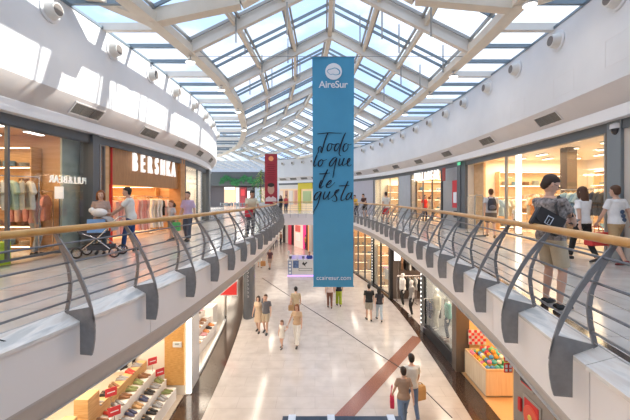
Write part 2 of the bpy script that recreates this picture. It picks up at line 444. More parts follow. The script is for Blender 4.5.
# flat side glazing between wall heads and edge beams
sb = MB(); sb2 = MB()
for crv, bc, sg in ((WL, BL, -1), (WR, BR, 1)):
    rows = []; k = 0; y = -6.
    while y < 36.:
        xa = crv.x(y)+sg*.2; xb = bc.x(y)+sg*.1
        rows.append([(xa, y, ZE+.1), (xb, y, ZE+.1)])
        if k % 3 == 1: sb2.bar((xa, y, ZE), (xb, y, ZE), .16, .2)
        else: sb.bar((xa, y, ZE+.02), (xb, y, ZE+.02), .09, .12)
        y += 1.18; k += 1
    gl.grid(rows)
    g = MB(); g.sweep([(a, b, sg*c_, sg*d_) for a, b, c_, d_ in crv.sample(0, crv.len)], [(-.02, ZT), (-.02, ZT+.07), (.4, ZT+.07), (.4, ZT)]); g.build('eaves_rail', M_alu, root)
# flat glazing over the far food hall
xs = [-30+1.5*i for i in range(25)]
sb.build('glazing_bar', M_alu, root); sb2.build('cross_beam', M_cream2, root)
gl.build('glass', M_skyglass, root)
far = MB(); far2 = MB(); fgl = MB()
for i in range(14):
    y = 26+i*2.6
    x0 = -30
    far.bar((x0, y, 11.2), (min(BL.x(min(y, 46))-.2, 4), y, 11.2), .14, .28)
for i in range(16):
    x = -30+i*1.5
    far2.bar((x, 26, 11.35), (x, 62, 11.35), .08, .16)
far.build('rafter', M_cream2, root); far2.build('glazing_bar', M_alu2, root)
fgl.add([(-30, 26, 11.5), (-7, 26, 11.5), (-7, 62, 11.5), (-30, 62, 11.5)], [(0, 1, 2, 3)]); fgl.build('glass', M_skyglass, root)
# shallow arched cross beam over the near end
g = MB(); L = [(-6.2, 7.3, ZE+.35), (-4.25, 8.9, ZE+.02), (-2.0, 9.0, ZE+.55), (.4, 9.1, ZE+1.95), (2.6, 8.7, ZE+.5), (4.75, 8.2, ZE+.0), (6.3, 7.0, ZE+.1)]
for p, q in zip(L, L[1:]): g.bar(p, q, .3, .36)
g.build('cross_beam', M_cream, root)
# thin window-opener rods hanging from the rafters
for px, py, y in ((236, 28, 10.5), (287, 20, 10.5), (334, 15, 10.9), (399, 40, 12), (382, 25, 10.9), (262, 68, 14), (288, 52, 14), (401, 75, 14), (245, 42, 12.4), (431, 20, 9.3), (443, 60, 12.5), (250, 85, 16), (272, 78, 16), (300, 70, 16), (420, 78, 14), (360, 30, 12.4), (384, 92, 16.5), (262, 100, 19)):
    p = P(px, py, y); mb = MB(); mb.tube([p+Vector((0, 0, .55)), p-Vector((0, 0, .45))], .026, 6); mb.build('opener_rod', M_alu2, root)
# unseen block added beyond the shops to keep low sun off the gallery floors
g = MB(); g.box(40, 46, -60, 170, 0, 33.2); struct('wall_sun_blocker', g, M_white)
# ------------------------------------------------------------------ railings
def blade_pts(side):
    out = [(.15,-.37),(.167,-.31),(.185,-.2),(.19,-.1),(.18,.02),(.155,.14),(.11,.295),(.045,.44),(-.02,.575),(-.13,.755),(-.29,.985)]
    return out
def railing(crv, fn, s0, s1, label, rail_off=.31, n_first=0., spacing=1.12, parts=True, loop_s=None):
    x, y, nx, ny = crv.at((s0+s1)/2)
    r = thing('gallery_railing', label, 'railing', (x, y, U))
    smp = fn(crv, s0, s1)
    def uv(q, u, v): return Vector((q[0]-q[2]*u, q[1]-q[3]*u, ZK+v))    # u: towards the atrium
    g = MB(); g.tube([uv(q, -rail_off, 1.015) for q in smp], .042, 12); g.build('handrail', M_handrail, r, smooth=True)
    for v, u in ((.86, -.235), (.65, -.16), (.43, -.12), (.22, -.14)):
        g = MB(); g.tube([uv(q, u-.01, v) for q in smp], .0125, 6); g.build('rail_bar', M_rod, r, smooth=True)
    for v, u in ((.54, -.13), (.325, -.125), (.12, -.16)):
        g = MB(); g.tube([uv(q, u-.01, v) for q in smp], .0045, 5); g.build('wire', M_wire, r, smooth=True)
    S = n_first
    T = .018
    while S < s1:
        if S > s0:
            q = fn(crv, S, S+.01)[0]; tg = Vector((-q[3], q[2], 0)); o = Vector((q[0], q[1], ZK)); uu = Vector((-q[2], -q[3], 0))
            g = MB()
            # bracket plate hooked over the kerb
            g.prism([(-.2, .095), (0, .003), (0.003, -.37), (.15, -.37), (.167, -.31), (.185, -.2), (.19, -.1), (.18, .02), (.155, .14), (.115, .165)], o, uu, (0, 0, 1), tg*T)
            # outer blade
            O = [(.19, -.05), (.18, .02), (.155, .14), (.11, .295), (.045, .44), (-.025, .575), (-.135, .755), (-.33, 1.0)]
            I = [(.135, .1), (.128, .14), (.075, .27), (.012, .405), (-.06, .545), (-.17, .72), (-.37, .985)]
            g.prism(O+list(reversed(I)), o, uu, (0, 0, 1), tg*T)
            # inner blade
            O2 = [(-.165, .07), (-.125, .25), (-.11, .42), (-.13, .56), (-.18, .7), (-.27, .88), (-.3, .95)]
            I2 = [(-.2, .095), (-.165, .27), (-.15, .42), (-.17, .57), (-.22, .715), (-.33, .93), (-.35, .97)]
            g.prism(O2+list(reversed(I2)), o, uu, (0, 0, 1), tg*T)
            g.tube([uv(q, -.31, .96), uv(q, -.31, 1.0)], .016, 6)
            g.build('post', M_steel, r)
        S += spacing
    return r
railing(KL, outL, .0, KL.len-.5, 'long curved railing with wooden handrail and grey blade posts above shoe shop', n_first=KL.s_y(3.81)-1.12*8)
railing(KR, outR, .0, KR.len-.5, 'long curved railing with wooden handrail in front of man with messenger bag', n_first=KR.s_y(2.99)-1.12*7)
# straight railing of the far bridge
BRG = Crv([(-3.9, 30.35), (-2, 30.35), (0, 30.35), (1.9, 30.35)])
railing(BRG, outL, 0, BRG.len, 'short straight railing of the far bridge behind both banners', n_first=.3, spacing=.7)
# cable end on the kerb
g = MB(); a = P(-6, 340.5, 3.1); b = P(27, 347, 3.3); g.tube([a+Vector((0,0,.02)), (a+b)/2+Vector((0,0,.01)), b], .006, 6)
tag(g.build('cable', M_black), 'thin black cable laid across the marble kerb', 'cable')
# ------------------------------------------------------------------ slot lamps, air nozzles, grilles, beam lamps
proto = thing('air_nozzle', '', 'air nozzle', (0, 0, 0))
g = MB()
g.loft([((0, -.005, 0), (.27, 0, 0), (0, 0, .27)), ((0, .03, 0), (.27, 0, 0), (0, 0, .27)), ((0, .04, 0), (.24, 0, 0), (0, 0, .24))], n=24)
g.build('wall_plate', M_white, proto, True)
g = MB()
rr = [(.21, .03), (.185, .08), (.165, .16), (.155, .215)]
g.loft([((0, d, 0), (r, 0, 0), (0, 0, r)) for r, d in rr], n=24); g.build('nozzle_bowl', mat('nozzle_plastic', (.72, .7, .66), .4), proto, True)
g = MB(); g.loft([((0, .205, 0), (.13, 0, 0), (0, 0, .13)), ((0, .22, 0), (.125, 0, 0), (0, 0, .125))], n=20); g.build('nozzle_mouth', mat('nozzle_dark', (.2, .17, .15), .6), proto)
TR = tree_of(proto)
def place_on_wall(root, tr, crv, fn, L, z, off, label, group, first):
    q = fn(crv, L, L+.01)[0]; loc = (q[0]+q[2]*off, q[1]+q[3]*off, z)
    ang = math.atan2(-q[3], -q[2])-PI/2       # local +Y looks into the atrium
    if first: root.location = loc; root.rotation_euler = (0, 0, ang); tag(root, label, None, group); return root
    return copy_tree(root, tr, loc, ang, label, group)
ordn = ['first', 'second', 'third', 'fourth', 'fifth', 'sixth', 'seventh', 'eighth', 'ninth', 'tenth', 'eleventh', 'twelfth', 'thirteenth', 'fourteenth']
first = True
for crv, fn, px, side, lst in ((WL, outL, None, 'sunlit wall above the shops on the banner-script side', (48, 112, 150, 174, 192, 203.5, 211, 216.5)),
                    (WR, outR, None, 'plain white wall opposite the sunlit wall', (619, 559, 518, 489, 466, 447.5, 431, 417, 404, 393, 382.5, 373, 364))):
    for i, px in enumerate(lst):
        L = crv.s_px(px); 
        if crv is WL: lab = 'round white air nozzle on the sunlit patchy wall, %s from the near end' % ordn[i]
        else: lab = 'round white air nozzle on the plain shaded wall, %s from the near end' % ordn[i]
        place_on_wall(proto, TR, crv, fn, L, EYE+4.2, 0, lab, 'air nozzles on the sunlit wall' if crv is WL else 'air nozzles on the shaded wall', first); first = False
for i in range(4):
    L = WR.len-1.2-i*1.5; place_on_wall(proto, TR, WR, outR, L, EYE+4.1, 0, 'small round air nozzle on the far end wall above the yellow framed shop', 'air nozzles on the far end wall', False)
M_pan = mat('panel_joint', (.7, .7, .71), .7)
for crv, fn, px, z, hw, hh, lab in ((WR, outR, 622, 9.25, .45, .3, 'nearest the dome camera'), (WR, outR, 564, 9.07, .4, .27, 'second from the near end'), (WR, outR, 518, 9.0, .4, .27, 'third from the near end')):
    L = crv.s_px(px); g = MB()
    for a, b, z0, z1 in ((-hw, hw, z-hh, z-hh+.012), (-hw, hw, z+hh-.012, z+hh), (-hw, -hw+.015, z-hh, z+hh), (hw-.015, hw, z-hh, z+hh)): g.sweep(fn(crv, L+a, L+b), [(-.004, z0), (-.004, z1), (.01, z1), (.01, z0)])
    q = crv.at(L); t = thing('access_panel', 'faint rectangular access panel in the plain white wall, '+lab, 'panel', (q[0], q[1], z)); g.build('joint', M_pan, t)
# grilles on the slanted soffit
sl = 0
proto = thing('ceiling_vent', '', 'vent', (0, 0, 0))
M_gr = mat('vent_slats', (.3, .285, .26), .5, metal=.3); M_grd = mat('vent_recess', (.12, .11, .1), .8)
du = Vector((0, -SLP, ZC-ZB)).normalized()    # down the slope (local: +Y into the atrium)
nn = Vector((0, du.z, -du.y)) ; nn = Vector((0, -du.z, du.y))
nn = Vector((1,0,0)).cross(du).normalized(); nn = nn if nn.y > 0 else -nn
def slab(mb, u0, u1, v0, v1, h0, h1):
    vs = [Vector((u, 0, 0))+du*v+nn*h for h in (h0, h1) for v in (v0, v1) for u in (u0, u1)]
    mb.add(vs, [(0,2,3,1),(4,5,7,6),(0,1,5,4),(2,6,7,3),(0,4,6,2),(1,3,7,5)])
g = MB(); slab(g, -.5, .5, -.15, .15, .0, .008); g.build('backing', M_grd, proto)
g = MB()
for a in (-.5, .5): slab(g, a-.012, a+.012, -.16, .16, .0, .03)
for v in (-.16, .16): slab(g, -.518, .518, v-.015, v+.015, 0, .03)
g.build('frame', M_soffit, proto)
g = MB()
for i in range(11): v = -.135+i*.027; slab(g, -.49, .49, v-.008, v+.006, .004, .02)

for a in (-.17, .17): slab(g, a-.012, a+.012, -.15, .15, .004, .026)
g.build('slats', M_gr, proto)
TR = tree_of(proto); first = True
for crv, fn, lst in ((WL, outL, (87, 149, 180.5, 199.5, 210.5, 217)), (WR, outR, (548, 487, 447, 419, 396, 376, 359))):
    for i, px in enumerate(lst):
        L = crv.s_px(px, -SLP/2 if crv is WL else SLP/2)
        lab = 'brown slatted vent in the slope %s, %s from the near end' % ('under the sunlit wall' if crv is WL else 'under the shaded wall', ordn[i])
        place_on_wall(proto, TR, crv, fn, L, (ZB+ZC)/2, SLP/2, lab, 'vents under the sunlit wall' if crv is WL else 'vents under the shaded wall', first); first = False
for i in range(4):
    place_on_wall(proto, TR, WR, outR, WR.len-1.0-i*1.6, (ZB+ZC)/2, SLP/2, 'small vent in the ceiling edge of the far end wall', 'vents under the far end wall', False)
# round lamps clipped under the edge beams
proto = thing('beam_lamp', '', 'lamp', (0, 0, 0))
g = MB(); g.tube([(0, 0, .0), (0, 0, -.12)], .025, 8); g.box(-.05, .05, -.05, .05, -.03, .0); g.build('bracket', M_chrome, proto)
g = MB(); g.loft([((0, 0, -.11), (.07, 0, 0), (0, .07, 0)), ((0, 0, -.15), (.15, 0, 0), (0, .15, 0)), ((0, 0, -.2), (.16, 0, 0), (0, .16, 0))], n=18); g.build('housing', mat('lamp_housing', (.6, .6, .58), .4), proto, True)
g = MB(); g.loft([((0, 0, -.2), (.14, 0, 0), (0, .14, 0)), ((0, 0, -.212), (.13, 0, 0), (0, .13, 0))], n=18); g.build('lamp_glass', M_lampw, proto)
TR = tree_of(proto); first = True
for crv, pxs, wh in ((BL, (190, 221, 238, 244), 'glazing beam beside the sunlit wall'), (BR, (530, 454, 430, 405), 'glazing beam beside the shaded wall')):
    for i, px in enumerate(pxs):
        L = crv.s_px(px) if i else crv.s_px(px)
        q = crv.at(L); loc = (q[0], q[1], ZE-.16)
        lab = 'round lamp under the %s, %s from near' % (wh, ordn[i])
        if first: proto.location = loc; proto['label'] = lab; proto['group'] = 'round lamps under the beams'; first = False
        else: copy_tree(proto, TR, loc, None, lab, 'round lamps under the beams')
# ------------------------------------------------------------------ blue banner
YB = 11.0
def flat_text(txt, size, name, m, parent, o, u, v, depth=.01, align='CENTER', space=1., bold=0., sx=1.):
    cu = bpy.data.curves.new(name, 'FONT'); cu.body = txt; cu.size = 1; cu.align_x = align; cu.align_y = 'CENTER'; cu.extrude = .5; cu.space_character = space; cu.offset = bold
    to = bpy.data.objects.new(name, cu); C.objects.link(to); bpy.context.view_layer.update()
    me = bpy.data.meshes.new_from_object(to.evaluated_get(bpy.context.evaluated_depsgraph_get())); bpy.data.objects.remove(to); bpy.data.curves.remove(cu)
    o = Vector(o); u = Vector(u).normalized()*size*sx; v = Vector(v).normalized()*size; wv = u.normalized().cross(v.normalized())*depth
    off = Vector((0, 0, 0)); p = parent
    while p: off += p.location; p = p.parent
    for vt in me.vertices: c = vt.co.copy(); vt.co = o+u*c.x+v*c.y+wv*c.z-off
    me.materials.clear(); me.materials.append(m); me.name = name
    ob = bpy.data.objects.new(name, me); C.objects.link(ob)
    if parent: ob.parent = parent
    return ob
M_blue = mat('blue_banner_cloth', (.075, .34, .57), .75, noise=.05, scale=1.2, bump=.05)
M_ink = mat('black_banner_ink', (.01, .015, .03), .8)
M_wprint = mat('white_banner_print', (.85, .88, .93), .8)
top = P(333, 57.5, YB); bot = P(333, 287, YB)
bn = thing('hanging_banner', 'tall blue cloth banner with handwritten black words hanging over the atrium', 'banner', (top.x, YB, bot.z))
g = MB(); rows = []; rows2 = []
for i in range(61):
    t = i/60; z = top.z+(bot.z-top.z)*t; ra = []; rb = []
    for j in range(17):
        s_ = j/16; xl = P(312.2, 0, YB).x; xr = P(354.2, 0, YB).x
        xl2 = P(313.4, 0, YB).x; xr2 = P(353.3, 0, YB).x
        x = (xl+(xr-xl)*s_)*(1-t)+(xl2+(xr2-xl2)*s_)*t
        dy = .012*math.sin(9*s_+5*t)*(1-.5*t)+.02*math.sin(3*s_+2)*(1-t)
        ra.append((x, YB+.03+dy*.6, z)); rb.append((x, YB+.038+dy*.6, z))
    rows.append(ra); rows2.append(rb)
g.grid([ra+list(reversed(rb)) for ra, rb in zip(rows, rows2)], True)
g.build('cloth', M_blue, bn, True)
g = MB(); g.tube([P(311.5, 57.5, YB+.03), P(354.8, 57.5, YB+.03)], .02, 8); g.tube([P(312.8, 286.5, YB+.03), P(354, 286.5, YB+.03)], .016, 8); g.build('pole', M_blue, bn)
g = MB(); xa = BL.x(YB); xb = BR.x(YB); g.tube([(xa, YB, ZE-.1), (XP(312, YB), YB, top.z+.03), (XP(355, YB), YB, top.z+.03), (xb, YB, ZE-.1)], .009, 6); g.build('wire', M_steel, bn)
# emblem and words
ring = MB(); cc = P(333.6, 71.5, YB-.002)
ring.loft([(cc, (.27, 0, 0), (0, 0, .27)), (cc+Vector((0, -.004, 0)), (.27, 0, 0), (0, 0, .27))], n=32); ring.build('emblem_disc', M_wprint, bn)
def stroke(mb, pts, w0, Y, smooth=True, wid=None):
    p = [Vector(a) for a in pts]
    q = [p[0]*2-p[1]]+p+[p[-1]*2-p[-2]] ; out = []
    for i in range(1, len(q)-2):
        for k in range(6):
            t = k/6; a, b, c, d = q[i-1], q[i], q[i+1], q[i+2]
            out.append(.5*((2*b)+(c-a)*t+(2*a-5*b+4*c-d)*t*t+(3*b-a-3*c+d)*t**3))
    out.append(q[-2])
    W = []
    for i, c in enumerate(out):
        d = out[min(i+1, len(out)-1)]-out[max(i-1, 0)]
        d.normalize(); e = i/(len(out)-1); ww = w0*(.55+.45*math.sin(PI*min(1, max(0, e*1.0+.12))))*(1.25 if d.y > .5 else .8)
        nrm = Vector((-d.y, d.x)); W.append((c+nrm*ww/2, c-nrm*ww/2))
    rows = []
    for a, b in W:
        A = P(a.x, a.y, Y); B = P(b.x, b.y, Y); rows.append([A, B, B+Vector((0, .004, 0)), A+Vector((0, .004, 0))])
    mb.grid(rows, True)
def zz(pts, x0, y0, s): return [(x0+a/s, y0+b/s) for a, b in pts]
g = MB(); k = 13.125
for st in ([(240,165),(225,150),(245,125),(280,118),(320,105),(355,115),(385,140),(390,170),(370,190),(330,195),(300,185),(270,190),(250,178),(240,165)],):
    stroke(g, zz(st, 310, 60, k), .9, YB-.008)
g.build('emblem_line', M_blue, bn)
flat_text('AireSur', .315, 'lettering', M_wprint, bn, P(333.3, 84.7, YB-.004), (1, 0, 0), (0, 0, 1), .006, space=.95, bold=.012)
flat_text('ccairesur.com', .2, 'lettering', M_wprint, bn, P(333.8, 278, YB+.0), (1, 0, 0), (0, 0, 1), .006, space=1.)
T1 = [[(95,78),(160,72),(250,62),(330,66),(415,68)], [(238,60),(215,110),(190,180),(172,250),(150,320),(140,300),(150,255),(130,245),(108,270),(110,310),(80,370),(62,420)],
      [(285,205),(250,210),(225,260),(235,300),(262,290),(285,250),(285,208),(310,220),(335,210)], [(385,205),(350,210),(322,262),(330,300),(355,285),(385,235),(395,205)],
      [(468,62),(440,120),(408,210),(388,290),(382,340),(402,368)], [(490,200),(455,215),(435,262),(440,305),(470,298),(498,260),(498,215),(520,222),(548,210)]]
T2 = [[(95,0),(60,80),(48,130),(60,150),(85,125)], [(150,60),(118,85),(108,125),(125,148),(155,125),(170,80),(150,60),(185,72),(220,55)],
      [(345,25),(305,45),(262,100),(258,140),(285,140),(320,90),(350,40),(335,110),(318,190),(300,300),(318,200)], [(395,45),(380,100),(382,135),(410,125),(438,70),(450,40),(428,100),(432,140),(455,125)],
      [(455,125),(500,100),(525,60),(515,45),(495,75),(490,125),(515,145),(545,125)],
      [(232,188),(200,260),(165,340),(135,420)], [(120,248),(180,246),(262,236)]]
T3 = [[(150,0),(128,60),(128,100),(150,100),(180,75)], [(205,75),(255,50),(280,15),(265,8),(225,50),(218,90),(250,98),(290,70),(325,30)],
      [(500,15),(470,80),(435,160),(408,230),(412,268),(440,262),(470,238)], [(380,78),(440,76),(518,70)],
      [(140,150),(95,165),(60,210),(55,258),(85,255),(120,205),(148,155),(128,230),(100,320),(45,410),(30,450)], [(200,150),(180,200),(178,250),(205,240),(240,190),(262,150),(240,205),(240,255),(265,240)],
      [(275,235),(320,190),(380,128),(345,140),(325,180),(350,235),(345,275),(310,278),(288,262)],
      [(540,165),(505,180),(475,225),(480,258),(510,245),(545,190),(552,165),(540,220),(548,252),(572,240)]]
g = MB()
for T, y0, w_ in ((T1, 128, 1.15), (T2, 155, 1.2), (T3, 180, 1.2)):
    for st in T:
        st = [(max(50, min(568, a)), b) for a, b in st]
        stroke(g, zz(st, 310, y0, k), w_, YB-.01)
g.build('handwriting', M_ink, bn)

# red banner in the distance
YR = 27.
rb = thing('hanging_banner', 'narrow red banner with a round emblem and a man in white hanging far away', 'banner', (XP(271, YR), YR, P(0, 203, YR).z))
g = MB(); a = P(264.8, 154, YR); b = P(277.3, 204, YR); g.box(a.x, b.x, YR, YR+.03, b.z, a.z); g.build('cloth', mat('red_banner_cloth', (.36, .03, .045), .7, noise=.05), rb)
g = MB(); c = P(271, 158.6, YR-.004); g.loft([(c, (.2, 0, 0), (0, 0, .2)), (c-Vector((0, .01, 0)), (.2, 0, 0), (0, 0, .2))], n=20); g.build('emblem_disc', mat('orange_print', (.9, .35, .15), .7), rb)
g = MB()
for i in range(9):
    w_ = (3.4, 4.2, 3.0, 4.4, 3.8, 4.2, 2.8, 4.0, 3.2)[i]; y = 164.5+i*1.9; a = P(271-w_, y, YR-.004); b = P(271+w_, y+.5, YR-.004); g.box(a.x, b.x, YR-.008, YR-.001, b.z, a.z)
g.build('lettering', mat('dark_red_print', (.16, .01, .02), .7), rb)
g = MB(); c = P(271, 189.3, YR-.006); g.loft([(c, (.27, 0, 0), (0, 0, .4)), (c-Vector((0, .01, 0)), (.26, 0, 0), (0, 0, .39))], n=20); g.build('printed_face', mat('printed_skin', (.6, .35, .26), .7), rb)
g = MB(); c = P(271, 185, YR-.012); g.loft([(c, (.28, 0, 0), (0, 0, .17)), (c-Vector((0, .01, 0)), (.27, 0, 0), (0, 0, .16))], n=16); g.build('printed_hair', mat('printed_hair', (.03, .02, .02), .7), rb)
g = MB(); g.prism([(-.45, 0), (.45, 0), (.42, .25), (.15, .42), (0, .3), (-.15, .42), (-.42, .25)], P(271, 201.5, YR-.008), (1, 0, 0), (0, 0, 1), (0, .012, 0)); g.build('printed_shirt', mat('printed_shirt', (.75, .6, .6), .7), rb)
g = MB(); g.tube([(BL.x(YR), YR, ZE-.1), (XP(264.5, YR), YR, P(0, 153.8, YR).z), (XP(277.5, YR), YR, P(0, 153.8, YR).z), (BR.x(YR), YR, ZE-.1)], .012, 6); g.build('wire', M_steel, rb)
# ------------------------------------------------------------------ figures
def remeshed(mb, name, m, parent, voxel=.011, smooth=4, dec=None):
    me = bpy.data.meshes.new(name); me.from_pydata([tuple(v) for v in mb.v], [], mb.f)
    bm = bmesh.new(); bm.from_mesh(me); bmesh.ops.recalc_face_normals(bm, faces=bm.faces); bm.to_mesh(me); bm.free()
    o = bpy.data.objects.new(name, me); C.objects.link(o)
    r = o.modifiers.new('r', 'REMESH'); r.mode = 'VOXEL'; r.voxel_size = voxel; r.use_smooth_shade = True
    s = o.modifiers.new('s', 'SMOOTH'); s.factor = .5; s.iterations = smooth
    if dec: d = o.modifiers.new('d', 'DECIMATE'); d.ratio = dec
    bpy.context.view_layer.update()
    nm = bpy.data.meshes.new_from_object(o.evaluated_get(bpy.context.evaluated_depsgraph_get()))
    o.modifiers.clear(); o.data = nm; bpy.data.meshes.remove(me); nm.name = name
    nm.materials.clear(); nm.materials.append(m)
    nm.polygons.foreach_set('use_smooth', [True]*len(nm.polygons))
    if parent: o.parent = parent
    return o

def ik(a, b, l1, l2, pole):
    a, b, pole = Vector(a), Vector(b), Vector(pole); d = b-a; L = min(d.length, (l1+l2)*.995); dn = d.normalized()
    b = a+dn*L; c = (l1*l1-l2*l2+L*L)/(2*L); h = math.sqrt(max(0, l1*l1-c*c))
    q = pole-dn*pole.dot(dn); q = q.normalized() if q.length > 1e-5 else Vector((0, 1, 0))
    return a+dn*c+q*h, b

SKIN = [mat('skin_light', (.62, .38, .28), .55), mat('skin_tan', (.48, .27, .18), .55), mat('skin_mannequin', (.75, .72, .68), .4)]
HAIR = {'black': mat('hair_black', (.015, .012, .01), .6), 'brown': mat('hair_brown', (.09, .04, .02), .6), 'dark': mat('hair_dark_brown', (.035, .018, .012), .6),
        'red': mat('hair_auburn', (.26, .09, .03), .6), 'fair': mat('hair_fair', (.4, .24, .1), .6), 'grey': mat('hair_grey', (.3, .28, .26), .6)}
M_eye = mat('eye_dark', (.02, .015, .01), .2); M_lip = mat('lip', (.45, .16, .13), .5)
def cloth(name, col, noise=.08, scale=9): return mat('cloth_'+name, col, .85, noise=noise, scale=scale, bump=.08)

POSES = {
 'stand':  dict(feet=((-.10, .02, 0), (.10, -.02, 0)), hands=((-.25, .05, .80), (.25, .06, .80))),
 'walk':   dict(feet=((-.08, .26, 0), (.08, -.26, .04)), hands=((-.25, -.14, .84), (.25, .22, .88))),
 'walk2':  dict(feet=((-.08, -.26, .04), (.08, .26, 0)), hands=((-.25, .22, .88), (.25, -.14, .84))),
 'stroll': dict(feet=((-.09, .14, 0), (.09, -.14, .02)), hands=((-.25, -.05, .81), (.26, .14, .84))),
 'carry':  dict(feet=((-.09, .12, 0), (.09, -.12, .02)), hands=((-.10, .26, 1.12), (.10, .25, 1.10))),
 'phone':  dict(feet=((-.09, .02, 0), (.09, .06, 0)), hands=((-.05, .3, 1.17), (.08, .32, 1.16)), head=(0, -22)),
 'push':   dict(feet=((-.09, .18, 0), (.09, -.2, .03)), hands=((-.2, .48, 1.0), (.2, .48, 1.0)), lean=6),
 'rail':   dict(feet=((-.12, -.1, 0), (.12, -.02, 0)), hands=((-.16, .42, 1.09), (.16, .40, 1.09)), lean=14),
}
def person(label, pos, face, h=1.72, pose='stand', female=False, skin=0, hair=('brown', 'short'), top=('tee', 'white', (.8, .8, .8)), bottom=('trousers', 'navy', (.05, .06, .12)),
           shoes=(.05, .05, .05), group=None, child=False, voxel=.011, face_parts=True, name='person', cat='person', curl=28, P_=None, glasses=False, ctop=None, cat_children=True, slim=1., headless=False):
    """face: heading angle in degrees; 0 looks along +Y (away from the camera), 180 towards it"""
    ps = dict(POSES[pose] if isinstance(pose, str) else pose)
    if P_: ps.update(P_)
    lean = math.radians(ps.get('lean', 0)); yaw, pitch = ps.get('head', (0, 0))
    root = thing(name, label, cat, pos, math.radians(face), group); sc = h/1.75; root.scale = (sc, sc, sc)
    Rl = Matrix.Rotation(-lean, 4, 'X'); piv = Vector((0, 0, .95))
    def T(p):
        p = Vector(p); t = min(1, max(0, (p.z-.90)/.16)); q = Rl @ (p-piv)+piv; return p.lerp(q, t)
    hw = .165*slim if not female else .172*slim; ww = .142*slim if not female else .122*slim; sh = .185 if not female else .162; chest = .168*slim if not female else .145*slim
    hs = 1.24 if child else 1.07
    B = MB()
    def ring(z, rx, ry, y=0., infl=0., x=0.):
        c = T((x, y, z)); v = (Rl @ Vector((0, 1, 0))) if z > .95 else Vector((0, 1, 0))
        return (c, Vector((rx+infl, 0, 0)), v*(ry+infl))
    torso = [(.84, .10, .085, 0), (.90, hw*.95, .115, -.01), (.96, hw, .118, -.01), (1.07, ww, .10, 0), (1.2, (ww+chest)/2+.012, .108, .008), (1.31, chest+.008, .118, .01), (1.40, sh*.93, .095, 0), (1.445, sh*.62, .072, -.005), (1.475, .07, .06, -.005)]
    B.loft([ring(z, rx, ry, y) for z, rx, ry, y in torso], True, 20)
    if female:
        for s_ in (-1, 1): B.ball(T((s_*.068, .09, 1.285)), (.06, .055, .06), 10, 7)
    B.tube([T((0, -.005, 1.43)), T((0, .005, 1.5)), T((0, .02, 1.56))], [.06, .052, .054], 10)
    # head
    Hc = T((0, .025, 1.635)); RH = Matrix.Rotation(-lean*.4, 3, 'X') @ Matrix.Rotation(math.radians(yaw), 3, 'Z') @ Matrix.Rotation(math.radians(pitch), 3, 'X')
    def hd(x, y, z): return Hc + RH @ (Vector((x, y, z))*hs)
    if not headless:
        prof = [(-.118, .022, .024, .052), (-.105, .042, .05, .034), (-.07, .058, .078, .014), (-.03, .068, .092, .003), (.02, .074, .098, -.003), (.06, .072, .094, -.006), (.09, .058, .076, -.008), (.112, .034, .045, -.008), (.12, .012, .016, -.008)]
        B.loft([(hd(0, y, z), RH @ Vector((rx, 0, 0))*hs, RH @ Vector((0, ry, 0))*hs) for z, rx, ry, y in prof], True, 18)
        B.tube([hd(0, .088, .012), hd(0, .108, -.022), hd(0, .098, -.034)], [.009*hs, .013*hs, .012*hs], 8, True)     # nose
        for s_ in (-1, 1):
            B.ball(hd(s_*.076, -.004, -.005), (.012*hs, .02*hs, .03*hs), 8, 6)
            B.ball(hd(s_*.035, .078, -.028), (.02*hs, .018*hs, .02*hs), 8, 6)
    # arms
    sleeves = []; HP = []
    for i, s_ in enumerate((-1, 1)):
        S = T((s_*sh, -.005, 1.405)); hand = Vector(ps['hands'][i])
        pole = Vector(ps.get('poles', ((-.5, -.9, -.35), (.5, -.9, -.35)))[i])
        E, W = ik(S, hand, .285, .25, pole)
        B.tube([T((s_*.09, 0, 1.405)), S, S.lerp(E, .35), E], [.055, .054, .046, .038], 10, True)
        B.tube([E, E.lerp(W, .3), W], [.038, .04, .026], 10, True)
        d = (W-E).normalized(); 
        hdv = Vector(ps['hdir'][i]).normalized() if 'hdir' in ps else d
        nrm = Vector((-s_, 0, 0)) if abs(hdv.x) < .8 else Vector((0, 0, -1))
        if 'palm' in ps: nrm = Vector(ps['palm'][i])
        nrm = (nrm-hdv*nrm.dot(hdv)).normalized(); side = hdv.cross(nrm)
        if side.y < 0 and 'palm' not in ps: side = -side         # thumb side looks forward
        if 'thumb' in ps: 
            if side.dot(Vector(ps['thumb'][i])) < 0: side = -side
        B.loft([(W+hdv*t, side*a, nrm*b) for t, a, b in ((-.01, .024, .02), (.02, .032, .018), (.06, .041, .016), (.092, .04, .013))], True, 12)
        cu = math.radians(ps.get('curl', (curl, curl))[i])
        for k, (o_, L) in enumerate(((.030, .072), (.010, .08), (-.010, .075), (-.029, .06))):
            p0 = W+hdv*.08+side*o_; pts = [p0]; an = cu*.5
            for seg in (.42, .33, .25):
                pts.append(pts[-1]+(hdv*math.cos(an)+nrm*math.sin(an))*L*seg); an += cu
            B.tube(pts, [.0095, .009, .0085, .0075], 7, True)
        p0 = W+hdv*.025+side*.026
        B.tube([p0, p0+(hdv*.6+side*.75+nrm*.25).normalized()*.035, p0+(hdv*.6+side*.75+nrm*.25).normalized()*.035+(hdv*.9+side*.25+nrm*.35).normalized()*.032], [.014, .0115, .009], 7, True)
        sleeves.append((S, E, W, s_)); HP.append(W+hdv*.07+nrm*.02)
    # legs
    legs = []
